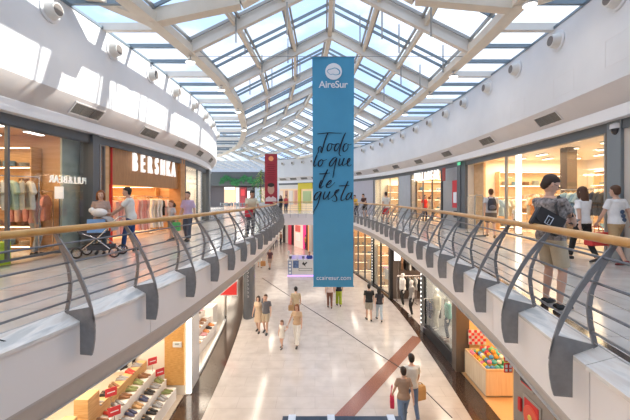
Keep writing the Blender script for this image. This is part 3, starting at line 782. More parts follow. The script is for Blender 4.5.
    for i, s_ in enumerate((-1, 1)):
        fx, fy, fz = ps['feet'][i]; Hj = Vector((s_*.088, 0, .90)); toe_up = fz
        K, A = ik(Hj, (fx, fy, .085+fz), .42, .41, Vector((s_*.06, 1, 0)))
        B.tube([Hj, Hj.lerp(K, .5), K], [.088*slim, .075*slim, .052], 12, True)
        B.tube([K, K.lerp(A, .3), A], [.052, .054, .034], 12, True)
        tilt = -math.atan2(fz, .16)*1.0; fd = Vector((s_*.12, math.cos(tilt), math.sin(tilt))).normalized()
        heel = A-Vector((0, .02, .035)); B.loft([(A-fd*.055+Vector((0,0,-.045)), (.028,0,0), (0,0,.03)), (A+Vector((0,0,-.04)), (.036,0,0), (0,0,.042)), (A+fd*.09+Vector((0,0,-.055)), (.043,0,0), (0,0,.026)), (A+fd*.165+Vector((0,0,-.062)), (.03,0,0), (0,0,.016))], True, 10)
        legs.append((Hj, K, A, fd, s_))
    body = remeshed(B, 'body', SKIN[skin], root, voxel, 3)
    # shoes
    for Hj, K, A, fd, s_ in legs:
        g = MB(); g.loft([(A-fd*.07+Vector((0,0,-.045)), (.03,0,0), (0,0,.038)), (A-fd*.01+Vector((0,0,-.038)), (.042,0,0), (0,0,.048)), (A+fd*.09+Vector((0,0,-.052)), (.05,0,0), (0,0,.034)), (A+fd*.17+Vector((0,0,-.06)), (.04,0,0), (0,0,.026)), (A+fd*.19+Vector((0,0,-.064)), (.02,0,0), (0,0,.018))], True, 12)
        if not (cat != 'person'): g.build('shoe', mat('shoe_%d_%d_%d' % tuple(int(c*99) for c in shoes), shoes, .5), root, True, world=False)
    # garments
    tk, tn, tcol = top[:3]
    if tk != 'none':
        g = MB(); hem = {'tee': .90, 'shirt': .88, 'blouse': .86, 'tank': .92, 'crop': 1.02, 'dress': .5, 'minidress': .68, 'long': .88}[tk]
        zs = []
        if tk in ('dress', 'minidress'):
            zs = [(hem, .22, .19, 0), ((hem+.9)/2, .2, .165, 0)]
        else: zs = [(hem, hw+.018, .132, -.008)] if hem < .97 else []
        rr = [(z, rx+.018, ry+.02, y) for z, rx, ry, y in torso if z > max(hem+.03, .93) and z < 1.42]
        if hem >= .97: rr = [(hem, ww+.02, .12, 0)]+rr
        if not female and tk in ('tee', 'shirt', 'blouse'): rr = [(z, max(rx, .163), max(ry, .122), y) for z, rx, ry, y in rr]
        g.loft([ring(*q) for q in zs+rr+[(1.435, sh*.66+.01, .085, -.005), (1.462, .075, .07, -.005)]], True, 22)
        if female:
            for s_ in (-1, 1): g.ball(T((s_*.068, .092, 1.285)), (.07, .062, .066), 10, 7)
        fr = {'tee': .62, 'shirt': .7, 'blouse': .8, 'tank': 0, 'crop': .4, 'dress': .35, 'minidress': .3, 'long': 1}[tk]
        for S, E, W, s_ in sleeves:
            if fr:
                e = S.lerp(E, fr if fr < 1 else 1); pts = [T((s_*.08, 0, 1.395)), S, e]; rs = [.068, .068, .064 if fr < 1 else .052]
                if tk == 'blouse': rs[-1] = .075
                g.tube(pts, rs, 12)
                if fr == 1: g.tube([E, W], [.052, .038], 12)
        tm = ctop or cloth(tn, tcol)
        remeshed(g, 'dress' if 'dress' in tk else 'shirt', tm, root, max(.011, voxel), 2)
    if bottom and bottom[0] != 'none':
        g = MB(); bk, bn_, bcol = bottom
        zz_ = [(.82, hw*.7, .11, 0), (.88, hw+.012, .128, -.008), (.95, hw+.012, .13, -.01), (1.0, (hw+ww)/2+.012, .118, -.005)]
        if bk == 'skirt': g.loft([ring(.45, .26, .22, 0), ring(.7, .21, .18, 0), ring(.9, hw+.02, .135, 0), ring(1.02, ww+.02, .12, 0)], True, 22)
        else:
            g.loft([ring(*q) for q in zz_], True, 20)
            for Hj, K, A, fd, s_ in legs:
                if bk == 'shorts': e = Hj.lerp(K, .86); g.tube([Hj, Hj.lerp(K, .4), e], [.1, .098, .092], 14)
                elif bk == 'wide': g.tube([Hj, Hj.lerp(K, .5), K, A+Vector((0, 0, .03))], [.1, .094, .085, .09], 14)
                else: g.tube([Hj, Hj.lerp(K, .5), K, K.lerp(A, .5), A+Vector((0, 0, .02))], [.1, .088, .066, .06, .052], 14)
        remeshed(g, {'skirt': 'skirt', 'shorts': 'shorts'}.get(bk, 'trousers'), cloth(bn_, bcol), root, max(.011, voxel), 2)
    # hair and face
    if not headless and hair:
        hc, st = hair; g = MB()
        prof = [(-.02, .072, .07, -.035), (.02, .08, .086, -.022), (.06, .08, .1, -.012), (.09, .07, .09, -.01), (.115, .046, .06, -.012), (.13, .018, .024, -.012)]
        g.loft([(hd(0, y, z), RH @ Vector((rx, 0, 0))*hs, RH @ Vector((0, ry, 0))*hs) for z, rx, ry, y in prof], True, 16)
        g.ball(hd(0, -.045, -.03), (.068*hs, .055*hs, .06*hs), 12, 8)
        if st in ('long', 'bob'):
            L = -.3 if st == 'long' else -.14
            g.loft([(hd(0, -.03, .05), RH @ Vector((.084, 0, 0))*hs, RH @ Vector((0, .075, 0))*hs), (hd(0, -.05, -.05), RH @ Vector((.092, 0, 0))*hs, RH @ Vector((0, .06, 0))*hs), (hd(0, -.07, L*.6), RH @ Vector((.1, 0, 0))*hs, Vector((0, .05, 0))), (hd(0, -.075, L), RH @ Vector((.075, 0, 0))*hs, Vector((0, .032, 0)))], True, 16)
            for s_ in (-1, 1): g.tube([hd(s_*.07, .03, .05), hd(s_*.085, .02, -.03), hd(s_*.09, .0, -.12)], [.026*hs, .026*hs, .02*hs], 8, True)
        if st == 'pony': g.tube([hd(0, -.1, .04), hd(0, -.15, -.02), hd(0, -.13, -.2)], [.03, .035, .015], 10, True)
        if st == 'bun': g.ball(hd(0, -.085, .08), .045, 10, 8)
        remeshed(g, 'hair', HAIR[hc], root, .011, 2)
    if face_parts and not headless:
        for s_ in (-1, 1):
            g = MB(); g.ball(hd(s_*.031, .087, .0), (.012*hs, .007*hs, .008*hs), 8, 6); g.build('eye', M_eye, root, True, world=False)
        g = MB(); g.ball(hd(0, .094, -.062), (.022*hs, .006*hs, .007*hs), 8, 6); g.build('mouth', M_lip, root, True, world=False)
        if glasses:
            g = MB()
            for s_ in (-1, 1):
                pts = [hd(s_*.034+.025*math.cos(a), .106, -.002+.019*math.sin(a)) for a in [i*PI/6 for i in range(13)]]; g.tube(pts, .0025, 5)
                g.tube([hd(s_*.06, .105, .002), hd(s_*.078, .0, .004)], .0025, 5)
            g.build('glasses', M_black, root, world=False)
    M = Matrix.Translation(Vector(pos)) @ Matrix.Rotation(math.radians(face), 4, 'Z') @ Matrix.Scale(sc, 4)
    return root, [M @ p for p in HP], M, T

def bag(label, hold, kind='tote', col=(.6, .04, .06), size=(.3, .1, .32), rotz=0., strap=.22, name='handbag', cat='bag', group=None, m=None):
    """a bag hanging from the point hold"""
    hold = Vector(hold); w_, d_, h_ = size
    r = thing(name, label, cat, (hold.x, hold.y, hold.z-strap-h_), math.radians(rotz), group)
    m = m or cloth('bag_%d_%d_%d' % tuple(int(c*99) for c in col), col)
    g = MB(); n = [( .96, .9, 0), (1, 1, .08), (1, 1, .75), (.93, .7, 1)]
    rows = []
    for a, b, t in n:
        rows.append([(sx*w_/2*a, sy*d_/2*b, h_*t) for sx, sy in ((-1,-1),(-.9,-1.1),(.9,-1.1),(1,-1),(1,1),(.9,1.1),(-.9,1.1),(-1,1))])
    g.grid(rows, True); g.add(rows[0]+rows[-1], [tuple(range(8)), tuple(range(8, 16))]); g.build('bag_body', m, r, world=False)
    g = MB()
    for y in (-d_*.3, d_*.3): g.tube([(-w_*.28, y, h_*.97), (-w_*.2, y*.6, h_+strap*.7), (0, 0, h_+strap), (w_*.2, y*.6, h_+strap*.7), (w_*.28, y, h_*.97)], .008, 6)
    g.build('handle', m, r, True, world=False)
    return r
# ------------------------------------------------------------------ shops on the upper level
WIN = [0]; DOOR = [0]; TRIM = [20]
def wn(): WIN[0] += 1; return 'window_%d' % WIN[0]
def tn(): TRIM[0] += 1; return 'trim_%d' % TRIM[0]
def spx(crv, px, off=.62): return crv.s_px(px, off if crv in (WR, GR) else -off)
def fpoint(crv, fn, px, off=.62):
    L = spx(crv, px, off); q = fn(crv, L, L+.01)[0]; return Vector((q[0]+q[2]*off, q[1]+q[3]*off, 0)), Vector((-q[3], q[2], 0)), Vector((q[2], q[3], 0)), L
def wall_seg(crv, fn, pa, pb, o0, o1, z0, z1, m, name=None, parent=None, step=.4):
    a, b = sorted((spx(crv, pa, o0), spx(crv, pb, o0)))
    g = MB(); g.sweep(fn(crv, a, b, step), [(o0, z0), (o0, z1), (o1, z1), (o1, z0)])
    return struct(name or tn(), g, m, parent, True)
def window(crv, fn, pa, pb, z0, z1, off=.62, mull=(), m_f=None, fw=.05, gl_=True):
    m_f = m_f or M_frame
    a, b = sorted((spx(crv, pa, off), spx(crv, pb, off)))
    r = thing(wn(), None, None, (0, 0, 0)); r['kind'] = 'structure'
    g = MB(); g.sweep(fn(crv, a, b, .4), [(off+.02, z0), (off+.02, z1), (off+.032, z1), (off+.032, z0)]); 
    if gl_: g.build('pane', M_glass, r, True)
    g = MB()
    for zc in (z0+fw/2, z1-fw/2): g.sweep(fn(crv, a, b, .4), [(off-.01, zc-fw/2), (off-.01, zc+fw/2), (off+.07, zc+fw/2), (off+.07, zc-fw/2)])
    for px in (pa, pb)+tuple(mull):
        p, tg, nr, L = fpoint(crv, fn, px, off); p.z = z0; g.bar(p+nr*.03, p+nr*.03+Vector((0, 0, z1-z0)), fw, .08, up=nr)
    g.build('window_frame', m_f, r); return r
LS = .42
def room(xa_f, xb, y0, y1, z0, z1, m_wall, m_ceil, lampE, lampcol, nm, nl=3, side=1, floor=None):
    """side walls, back wall and ceiling of a shop, open at the front; xa_f(y): front x; xb: back x"""
    g = MB(); t = .06
    for y in (y0, y1):
        x = xa_f(y); g.box(min(x+side*.05, xb), max(x+side*.05, xb), y-t/2, y+t/2, z0, z1)
    g.box(min(xb, xb+side*.1), max(xb, xb+side*.1), y0, y1, z0, z1); struct('wall_'+nm, g, m_wall)
    g = MB(); n = 12; ysx = [y0+(y1-y0)*i/n for i in range(n+1)]
    g.grid([[(xa_f(y)+side*.05, y, z1), (xb, y, z1)] for y in ysx]); g.grid([[(xa_f(y)+side*.05, y, z1+.05), (xb, y, z1+.05)] for y in ysx]); struct('ceiling_'+nm, g, m_ceil)
    if floor:
        g = MB(); g.grid([[(xa_f(y)+side*.1, y, z0+.006), (xb, y, z0+.006)] for y in ysx]); struct('floor_'+nm, g, floor)
    cy = (y0+y1)/2; xf = xa_f(cy)
    for k in range(nl):
        y = y0+(y1-y0)*(k+.5)/nl; x = (xa_f(y)+xb)/2
        light('AREA', 'shop_ceiling_light', (x, y, z1-.12), LS*lampE/nl, lampcol, abs(xb-xa_f(y))*.7, (y1-y0)/nl*.6)
WARM = (1, .74, .45)
sl_x = lambda y: WL.x(y)-.62*1.0
sr_x = lambda y: WR.x(y)+.62*1.0
ZH = ZS-.2                                    # underside of the shopfront head
M_wc = mat('warm_slat_ceiling', (.7, .45, .25), .6); M_shopfloor = mat('pale_shop_floor', (.68, .55, .42), .25)
# left: first shop (mirrored letters), second shop (big lit letters), glazed bay
room(sl_x, -11.5, -7.9, 9.86, U, ZS, M_warmwall, M_wc, 900, WARM, 'shop_one', 3, -1, M_shopfloor)
room(sl_x, -11.0, 10.1, 16.2, U, ZS, M_warmwall, M_wc, 600, WARM, 'shop_two', 3, -1, M_shopfloor)
room(sl_x, -10.0, 16.4, 21.6, U, ZS, M_paleshop, M_paleshop, 300, (1, .88, .72), 'shop_three', 2, -1, M_shopfloor)
# right
room(sr_x, 13.0, 7.98, 16.25, U, ZS, M_paleshop, M_paleshop, 1000, (1, .74, .45), 'shop_four', 4, 1, M_shopfloor)
room(sr_x, 11.0, 19.2, 23.7, U, ZS, M_warmwall, M_paleshop, 420, (1, .78, .5), 'shop_five', 2, 1, M_shopfloor)
room(sr_x, 9.6, 25.3, 29.3, U, ZS, M_paleshop, M_paleshop, 380, (1, .80, .52), 'shop_six', 2, 1, M_shopfloor)
# front elevations, left
window(WL, outL, -260, 91, U+.1, ZH, mull=(-40, 8))
wall_seg(WL, outL, 92.5, 99, .5, .9, U, ZS, M_frame)
window(WL, outL, 99.5, 105, U+.1, ZH, m_f=M_alu2)
wall_seg(WL, outL, 105.3, 108.5, .6, 1.2, U, ZS, M_warmwall)
wall_seg(WL, outL, 111.5, 112.3, .66, .8, U+.05, ZH, M_red)
wall_seg(WL, outL, 180.5, 185, .58, 1.1, U, ZS, wood_mat('orange_wood_pier', (.5, .24, .08), (.6, .3, .12), (1, 1, 3)))
wall_seg(WL, outL, 108.5, 181, .70, .95, EYE+.42, ZS, wood_mat('warm_fascia_wood', (.36, .17, .07), (.46, .24, .1), (6, 6, 1)))   # band behind the letters
window(WL, outL, 185.5, 208.5, U+.1, ZH, mull=(197.5, 205))
wall_seg(WL, outL, 209, 216, .4, .9, U, ZS, M_frame)
wall_seg(WL, outL, 216, 222, .4, .9, U, ZS, M_white)
# front elevations, right
wall_seg(WR, outR, 607.5, 621, .55, 1.1, U, ZS, M_frame2)
wall_seg(WR, outR, 621, 900, .62, 1.1, U, ZS, mat('warm_grey_panel', (.6, .55, .5), .5))
window(WR, outR, 506, 606, U+.1, ZH, mull=(505.5,), m_f=M_alu2)
wall_seg(WR, outR, 466, 484, .95, 1.05, U, ZH, wood_mat('orange_panel', (.66, .4, .2), (.76, .5, .28), (1, 1, 2)))
wall_seg(WR, outR, 460.5, 465.5, .55, 1.0, U, ZS, M_frame)
wall_seg(WR, outR, 443, 457, .6, 1.0, U, ZS, mat('silver_panel', (.42, .44, .47), .3, metal=.5, noise=.05))
wall_seg(WR, outR, 457, 460.5, .52, .9, U, ZS, M_frame)
wall_seg(WR, outR, 441.5, 443, .58, .9, U, ZS, M_black)
M_silver = mat('blue_grey_panel', (.46, .5, .56), .35, metal=.35, noise=.06, scale=3)
wall_seg(WR, outR, 399, 410.5, .6, 1.0, U, ZS, M_silver)
window(WR, outR, 411, 423, U+.1, ZH, m_f=M_frame); window(WR, outR, 432, 441, U+.1, ZH, m_f=M_frame)
window(WR, outR, 373.5, 398.5, U+.1, ZH, mull=(380, 390), m_f=M_alu2)
wall_seg(WR, outR, 346, 373, .6, 1.0, U, ZS, mat('lilac_grey_panel', (.5, .48, .54), .4, noise=.05))
# far end wall fronts (the wall curve turns across the end)
L0 = WR.s_px(346, .6); Lend = WR.len
def far_seg(pa, pb, o0, o1, z0, z1, m, name=None):
    a = spx_far(pa); b = spx_far(pb); g = MB(); g.sweep(outR(WR, min(a, b), max(a, b), .4), [(o0, z0), (o0, z1), (o1, z1), (o1, z0)]); return struct(name or tn(), g, m, None, True)
def spx_far(px, off=.6):
    prev = None; i = int(L0*20)
    while i/20 < Lend:
        q = WR.at(i/20); v = CX+F*(q[0]+q[2]*off)/(q[1]+q[3]*off)-px
        if v <= 0: return i/20
        i += 1
    return Lend
far_seg(346, 313, .6, 1.0, U, ZS, M_paleshop)
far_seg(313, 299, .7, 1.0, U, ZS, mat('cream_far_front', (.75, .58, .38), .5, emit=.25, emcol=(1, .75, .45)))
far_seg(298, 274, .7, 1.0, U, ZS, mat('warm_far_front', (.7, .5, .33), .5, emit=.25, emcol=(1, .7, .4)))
M_yel = mat('yellow_frame_paint', (.75, .6, .04), .5)
for pa, pb, z0, z1 in ((313, 299, ZS-.75, ZS-.05), (301, 298.5, U, ZS-.05)): far_seg(pa, pb, .5, .68, z0, z1, M_yel)
far_seg(311, 303, .6, .69, EYE-.6, ZS-1.0, mat('far_poster_green', (.5, .6, .3), .6))
for pa, pb, c_ in ((297, 294.5, (.8, .4, .3)), (293, 289, (.85, .75, .65)), (287.5, 285, (.4, .2, .15)), (283, 279, (.85, .7, .6)), (278, 276, (.55, .55, .6))):
    far_seg(pa, pb, .6, .69, EYE-.8, EYE+.9, mat('far_poster_%d' % int(pa*10), c_, .6))
far_seg(299, 274, .6, .69, EYE+1.1, EYE+1.6, mat('far_sign_band', (.8, .75, .7), .6))

# shop signs
def sign_on(crv, fn, pa, pb, z, size, txt, name, label, m, off=.5, mirror=False, depth=.08, bold=.02, sx=None, plate=None):
    pA, tA, nA, LA = fpoint(crv, fn, pa, off); pB, tB, nB, LB = fpoint(crv, fn, pb, off)
    r = thing(name, label, 'sign', ((pA.x+pB.x)/2, (pA.y+pB.y)/2, z))
    d = (pB-pA); W = d.length; u = d.normalized(); nr = Vector((-(nA+nB).x, -(nA+nB).y, 0)).normalized()
    n = len(txt); 
    wts = [{'I': .45, 'M': 1.25, 'W': 1.3, '&': 1.1, 'L': .85, 'J': .8}.get(ch, 1.) for ch in txt]; tot = sum(wts); acc = 0
    seq = list(zip(txt, wts))
    for ch, wt in seq:
        t = (acc+wt/2)/tot; acc += wt
        if mirror: t = 1-t
        c = pA.lerp(pB, t); 
        # keep on the curve
        s_ = LA+(LB-LA)*t; q = fn(crv, s_, s_+.01)[0]; c = Vector((q[0]+q[2]*off, q[1]+q[3]*off, z))
        uu = u if not mirror else -u
        flat_text(ch, size, 'letter', m, r, c, uu, (0, 0, 1), depth, bold=bold, sx=(sx or 1.))
    return r
sign_on(WL, outL, 130, 175.5, EYE+1.2, .88, 'BERSHKA', 'shop_sign', 'big white lit letters BERSHKA on the wooden band over the shop', M_whitelight, .6, depth=.07, bold=.01, sx=.57)
sign_on(WL, outL, 48, 86, EYE+.47, .27, 'PULL&BEAR', 'shop_sign', 'small white letters seen in reverse behind the first shop window', mat('frosted_letters', (.9, .9, .88), .5, emit=.3), .72, mirror=True, depth=.03, bold=.0, sx=.8)
sign_on(WR, outR, 414, 440, EYE+1.32, .76, 'PULL&BEAR', 'shop_sign', 'white lit letters over the shop beside the silver pillar', M_whitelight, .5, depth=.08, bold=.008, sx=.62)
# light strips and lamps
def lamp_strip(name, label, pts, m, w=.08, h=.03, group=None, cat='lamp'):
    a, b = Vector(pts[0]), Vector(pts[1]); g = MB(); r = thing(name, label, cat, tuple(a), group=group)
    g.bar(a, b, w, h); g.build('diffuser', m, r); g = MB(); g.bar(a+Vector((0, 0, h)), b+Vector((0, 0, h)), w*1.3, h); g.build('housing', M_alu2, r); return r
def row_lamps(pts, label, group, m=M_lampw, length=.55, ang=PI/2, w=.12):
    proto = thing('ceiling_lamp', label, 'lamp', pts[0], ang, group)
    g = MB(); g.box(-length/2, length/2, -w/2, w/2, -.05, -.03); g.build('diffuser', m, proto, world=False)
    g = MB(); g.box(-length/2-.02, length/2+.02, -w/2-.02, w/2+.02, -.03, .0); g.build('housing', M_alu2, proto, world=False)
    tr = tree_of(proto)
    for p in pts[1:]: copy_tree(proto, tr, p, ang)
row_lamps([(x, y, ZS-.02) for y in (5.2, 6.6, 8.0, 9.2) for x in (-7.6, -8.8, -10.0)], 'short white strip lamp in the warm ceiling behind the mirrored letters', 'strip lamps in the first shop')
row_lamps([(x, y, ZS-.02) for y in (9, 10.6, 12.2, 13.8, 15.2) for x in (8.0, 9.2, 10.4, 11.6)], 'short warm strip lamp in the denim jacket shop ceiling', 'strip lamps in the denim shop', M_lamp)
row_lamps([(x, y, ZS-.02) for y in (20.2, 21.6, 23) for x in (7.4, 8.8, 10.0)], 'strip lamp in the ceiling of the shop beside the silver pillar', 'strip lamps beside the silver pillar', M_lamp)
row_lamps([(x, y, ZS-.02) for y in (26, 27.4, 28.6) for x in (6.2, 7.4, 8.6)], 'strip lamp in the far glazed shop left of the blue grey pier', 'strip lamps in the far glazed shop', M_lamp)

# clothes
def garment(kind):
    if kind == 'shirt': poly = [(-.05, 0), (-.2, -.06), (-.33, -.3), (-.25, -.35), (-.2, -.24), (-.21, -.72), (.21, -.72), (.2, -.24), (.25, -.35), (.33, -.3), (.2, -.06), (.05, 0), (0, -.04)]
    elif kind == 'long': poly = [(-.05, 0), (-.2, -.06), (-.22, -.25), (-.16, -.5), (-.26, -1.25), (.26, -1.25), (.16, -.5), (.22, -.25), (.2, -.06), (.05, 0), (0, -.05)]
    else: poly = [(-.17, 0), (-.19, -.2), (-.2, -.95), (-.05, -.95), (0, -.3), (.05, -.95), (.2, -.95), (.19, -.2), (.17, 0)]
    g = MB(); n = len(poly); off = [(0, .02), (.03, .05)]
    c = sum(p[0] for p in poly)/n, sum(p[1] for p in poly)/n
    rows = []
    for y, k in ((-.055, .86), (-.035, .98), (0, 1.), (.035, .98), (.055, .86)):
        rows.append([(c[0]+(p[0]-c[0])*k, y+.012*math.sin(p[1]*17+p[0]*9), c[1]+(p[1]-c[1])*k) for p in poly])
    g.grid(rows, True); g.add(rows[0]+rows[-1], [tuple(range(n)), tuple(reversed(range(n, 2*n)))])
    return g
GM = {}
def garment_obj(kind, m, label, group):
    nm = {'shirt': 'hanging_shirt', 'long': 'hanging_dress', 'trouser': 'hanging_trousers'}[kind]
    if kind not in GM:
        o = garment(kind).build(nm, m); GM[kind] = o; h = MB(); h.tube([(-.19, 0, -.04), (0, 0, .03), (.19, 0, -.04)], .009, 5); h.tube([(0, 0, .03), (0, 0, .09), (.03, 0, .11)], .004, 5)
        hh = h.build('hanger', M_wood, o); o['category'] = 'clothing'; o['label'] = label; o['group'] = group; return o
    s = GM[kind]; o = s.copy(); C.objects.link(o); recolor(o, m); o['label'] = label; o['group'] = group
    for ch in kids_cached(s): c = ch.copy(); C.objects.link(c); c.parent = o
    return o
_kc = {}
def kids_cached(o):
    if o not in _kc: _kc[o] = [c for c in bpy.data.objects if c.parent == o]
    return _kc[o]
def rack(x, y, z, ang, length, items, where, height=1.45, hw=.02):
    """items: list of (kind, material, colour word)"""
    r = thing('clothes_rack', 'metal clothes rail %s' % where, 'clothes rack', (x, y, z), ang)
    g = MB(); g.tube([(-length/2, 0, height), (length/2, 0, height)], .015, 8); g.build('rail', M_chrome, r, world=False)
    for s_ in (-1, 1):
        g = MB(); g.tube([(s_*length/2, 0, .03), (s_*length/2, 0, height)], .015, 8); g.tube([(s_*length/2, -.22, .02), (s_*length/2, .22, .02)], .018, 8); g.build('leg', M_chrome, r, world=False)
    n = len(items)
    for i, (k, m, cw) in enumerate(items):
        t = -length/2+.1+(length-.2)*(i+.5)/n
        word = {'shirt': 'shirt', 'long': 'dress', 'trouser': 'trousers'}[k]
        o = garment_obj(k, m, '%s %s hanging %s' % (cw, word, where.replace('standing ', '')), '%s %s %s' % (cw, word, where))
        o.location = (x+math.cos(ang)*t, y+math.sin(ang)*t, z+height-.1); o.rotation_euler = (0, 0, ang+PI/2+random.uniform(-.35, .35))
    return r
cl = {k: cloth(k, c) for k, c in dict(white=(.75, .74, .7), cream=(.7, .62, .48), grey=(.3, .32, .3), olive=(.28, .32, .2), mint=(.5, .62, .5), pink=(.75, .33, .27), rose=(.78, .5, .42), black=(.02, .02, .02), denim=(.2, .36, .5), paleblue=(.4, .55, .65), navy=(.03, .04, .08), brown=(.2, .1, .05), orange=(.75, .3, .08), charcoal=(.07, .07, .075), yellow=(.75, .6, .15)).items()}
def it(s): return [({'s': 'shirt', 'l': 'long', 't': 'trouser'}[a[0]], cl[a[1:]], a[1:]) for a in s.split()]
wz = U
rack(-8.5, 7.2, wz, .15, 1.1, it('sgrey sgrey solive sgrey'), 'in the first shop window at its dim end', 1.62)
rack(-7.35, 8.15, wz, 1.0, 1.2, it('sgrey scream swhite smint scream swhite'), 'in the first shop window by the lime block', 2.0)
rack(-7.75, 9.25, wz, .5, 1.0, it('spink srose spink spink srose spink'), 'in the first shop beside the notice stand', 1.66)
rack(-9.3, 8.6, wz, .2, 2.2, it('sblack sbrown sblack scharcoal sblack sbrown'), 'deep in the first shop behind the pink shirts', 1.3)
rack(-6.95, 12.0, wz, 1.35, 1.0, it('lrose lrose lpink lrose lrose'), 'inside the wooden shop, nearest the red strip', 1.5)
rack(-7.0, 14.75, wz, 1.2, .9, it('lwhite lcream lwhite lwhite'), 'in the middle of the wooden shop', 1.55)
rack(-6.95, 13.55, wz, 1.3, .9, it('lpink lrose lpink lpink lrose'), 'between the dresses of the wooden shop', 1.55)
rack(-6.75, 15.6, wz, .6, .8, it('sblack srose swhite scharcoal sblack'), 'in the wooden shop beside its orange pier', 1.5)
rack(8.6, 11.2, wz, -1.35, 1.1, it('sdenim spaleblue sdenim spaleblue sdenim'), 'in the big shop behind the man at the railing', 1.75)
rack(8.6, 10.2, wz, -1.3, 1.3, it('scharcoal snavy scharcoal scharcoal sblack snavy'), 'in the big shop behind the woman in black trousers', 1.75)
rack(9.8, 9.4, wz, -1.2, 1.2, it('scream swhite scream swhite'), 'in the big shop beside its window end post', 1.6)
rack(9.9, 12.9, wz, -1.3, 1.6, it('sbrown sorange scream sbrown swhite'), 'in the big shop near the lit pillar', 1.6)
rack(8.2, 14.9, wz, .2, 1.2, it('swhite spaleblue swhite scream'), 'in the big shop near its open doorway', 1.5)
rack(8.2, 20.8, wz, -1.2, 1.6, it('scream swhite sbrown scream sorange'), 'in the shop beside the silver pillar', 1.5)
rack(7.4, 26.8, wz, -1.0, 1.6, it('swhite scream syellow swhite'), 'in the far glazed shop', 1.5)
# wall shelving with folded clothes
def shelving(x, y, z, ang, W, H, nsh, where, dens=3, cols=('white', 'cream', 'denim', 'brown', 'grey', 'rose'), lit=None, m=None):
    r = thing('shelf_unit', 'wall shelving %s' % where, 'shelves', (x, y, z), ang)
    m = m or M_woodpale
    for s_ in (-1, 1):
        g = MB(); g.box(s_*W/2-.02, s_*W/2+.02, -.18, .18, 0, H); g.build('side_panel', m, r, world=False)
    g = MB(); g.box(-W/2, W/2, .16, .18, 0, H); g.build('back_panel', m, r, world=False)
    for i in range(nsh):
        zz_ = .12+(H-.15)*i/(nsh-1)
        g = MB(); g.box(-W/2, W/2, -.18, .16, zz_, zz_+.03); g.build('shelf', m, r, world=False)
        if lit: g = MB(); g.box(-W/2+.03, W/2-.03, -.17, -.14, zz_-.02, zz_); g.build('shelf_light', lit, r, world=False)
        if i < nsh-1:
            for k in range(dens):
                xx = -W/2+.1+(W-.2)*(k+.5)/dens+random.uniform(-.03, .03); c = random.choice(cols); hh = random.uniform(.1, .24)
                if ('fold', ) not in GM:
                    g = MB()
                    for q in range(5):
                        g.loft([((0, 0, .2*q), (.13, 0, 0), (0, .12, 0)), ((0, 0, .2*q+.03), (.15, 0, 0), (0, .14, 0)), ((0, 0, .2*q+.16), (.15, 0, 0), (0, .14, 0)), ((0, 0, .2*q+.195), (.13, 0, 0), (0, .12, 0))], n=8)
                    GM[('fold', )] = g.build('folded_clothes', cl['white']); o = GM[('fold', )]; o['category'] = 'clothes'
                else: o = GM[('fold', )].copy(); C.objects.link(o)
                recolor(o, cl[c]); o['label'] = 'folded %s clothes shelved %s' % (c, where); o['group'] = 'folded %s clothes %s' % (c, where)
                o.location = (x+math.cos(ang)*xx, y+math.sin(ang)*xx, z+zz_+.03); o.scale = (1, 1, hh); o.rotation_euler = (0, 0, ang)
shelving(12.7, 13.5, wz, -PI/2, 3.6, 2.7, 5, 'at the back of the big shop, doorway end', 7, lit=M_lamp)
shelving(12.7, 9.8, wz, -PI/2, 3.4, 2.7, 5, 'at the back of the big shop, window end', 7, lit=M_lamp)
shelving(10.4, 16.0, wz, 0, 3.6, 2.7, 5, 'on the side wall of the big shop', 7, lit=M_lamp)
shelving(10.7, 21.5, wz, -PI/2, 3.6, 2.6, 5, 'at the back of the shop beside the silver pillar', 6, lit=M_lamp)
shelving(8.5, 23.4, wz, 0, 3.0, 2.6, 5, 'on the side wall of the shop beside the silver pillar', 5, lit=M_lamp)
shelving(7.6, 29.0, wz, 0, 2.8, 2.6, 5, 'on the side wall of the far glazed shop', 5, lit=M_lamp)
shelving(-8.9, 15.95, wz, 0, 3.0, 2.0, 4, 'on the end wall of the wooden shop', 6, lit=M_lamp, m=M_wood)
shelving(-9.3, 9.62, wz, 0, 2.8, 2.9, 6, 'on the end wall of the first shop', 6, lit=M_lamp, m=M_wood)
rack(10.2, 11.4, wz, -1.3, 1.8, it('swhite scream spink swhite sbrown syellow scream swhite'), 'deep in the big shop behind the denim rail', 1.9)
rack(9.0, 13.6, wz, -1.3, 1.2, it('scream sorange swhite sbrown scream'), 'in the big shop to one side of the lit column', 1.6)
proto = thing('globe_lamp', 'glowing globe lamp under the ceiling of the big denim shop', 'lamp', (9.4, 9.8, ZS-.5), 0, 'globe lamps in the big shop')
g = MB(); g.ball((0, 0, 0), .11, 14, 9); g.build('globe', mat('globe_glow', (1, .9, .7), .4, emit=5., emcol=(1, .85, .6)), proto, True); g = MB(); g.tube([(0, 0, .1), (0, 0, .48)], .01, 6); g.build('stem', M_chrome, proto)
trg = tree_of(proto)
for x_, y_, z_ in ((9.6, 9.2, .6), (9.9, 10.2, .45), (10.2, 10.9, .7), (10.6, 11.8, .5), (9.2, 10.9, .55), (9.3, 11.6, .8), (10.8, 12.9, .6), (9.7, 12.6, .5), (9.2, 8.9, .75), (10.4, 9.6, .8)): copy_tree(proto, trg, (x_, y_, ZS-z_))
shelving(9.3, 8.22, wz, PI, 2.4, 2.9, 6, 'on the near side wall of the big shop', 5, lit=M_lamp)
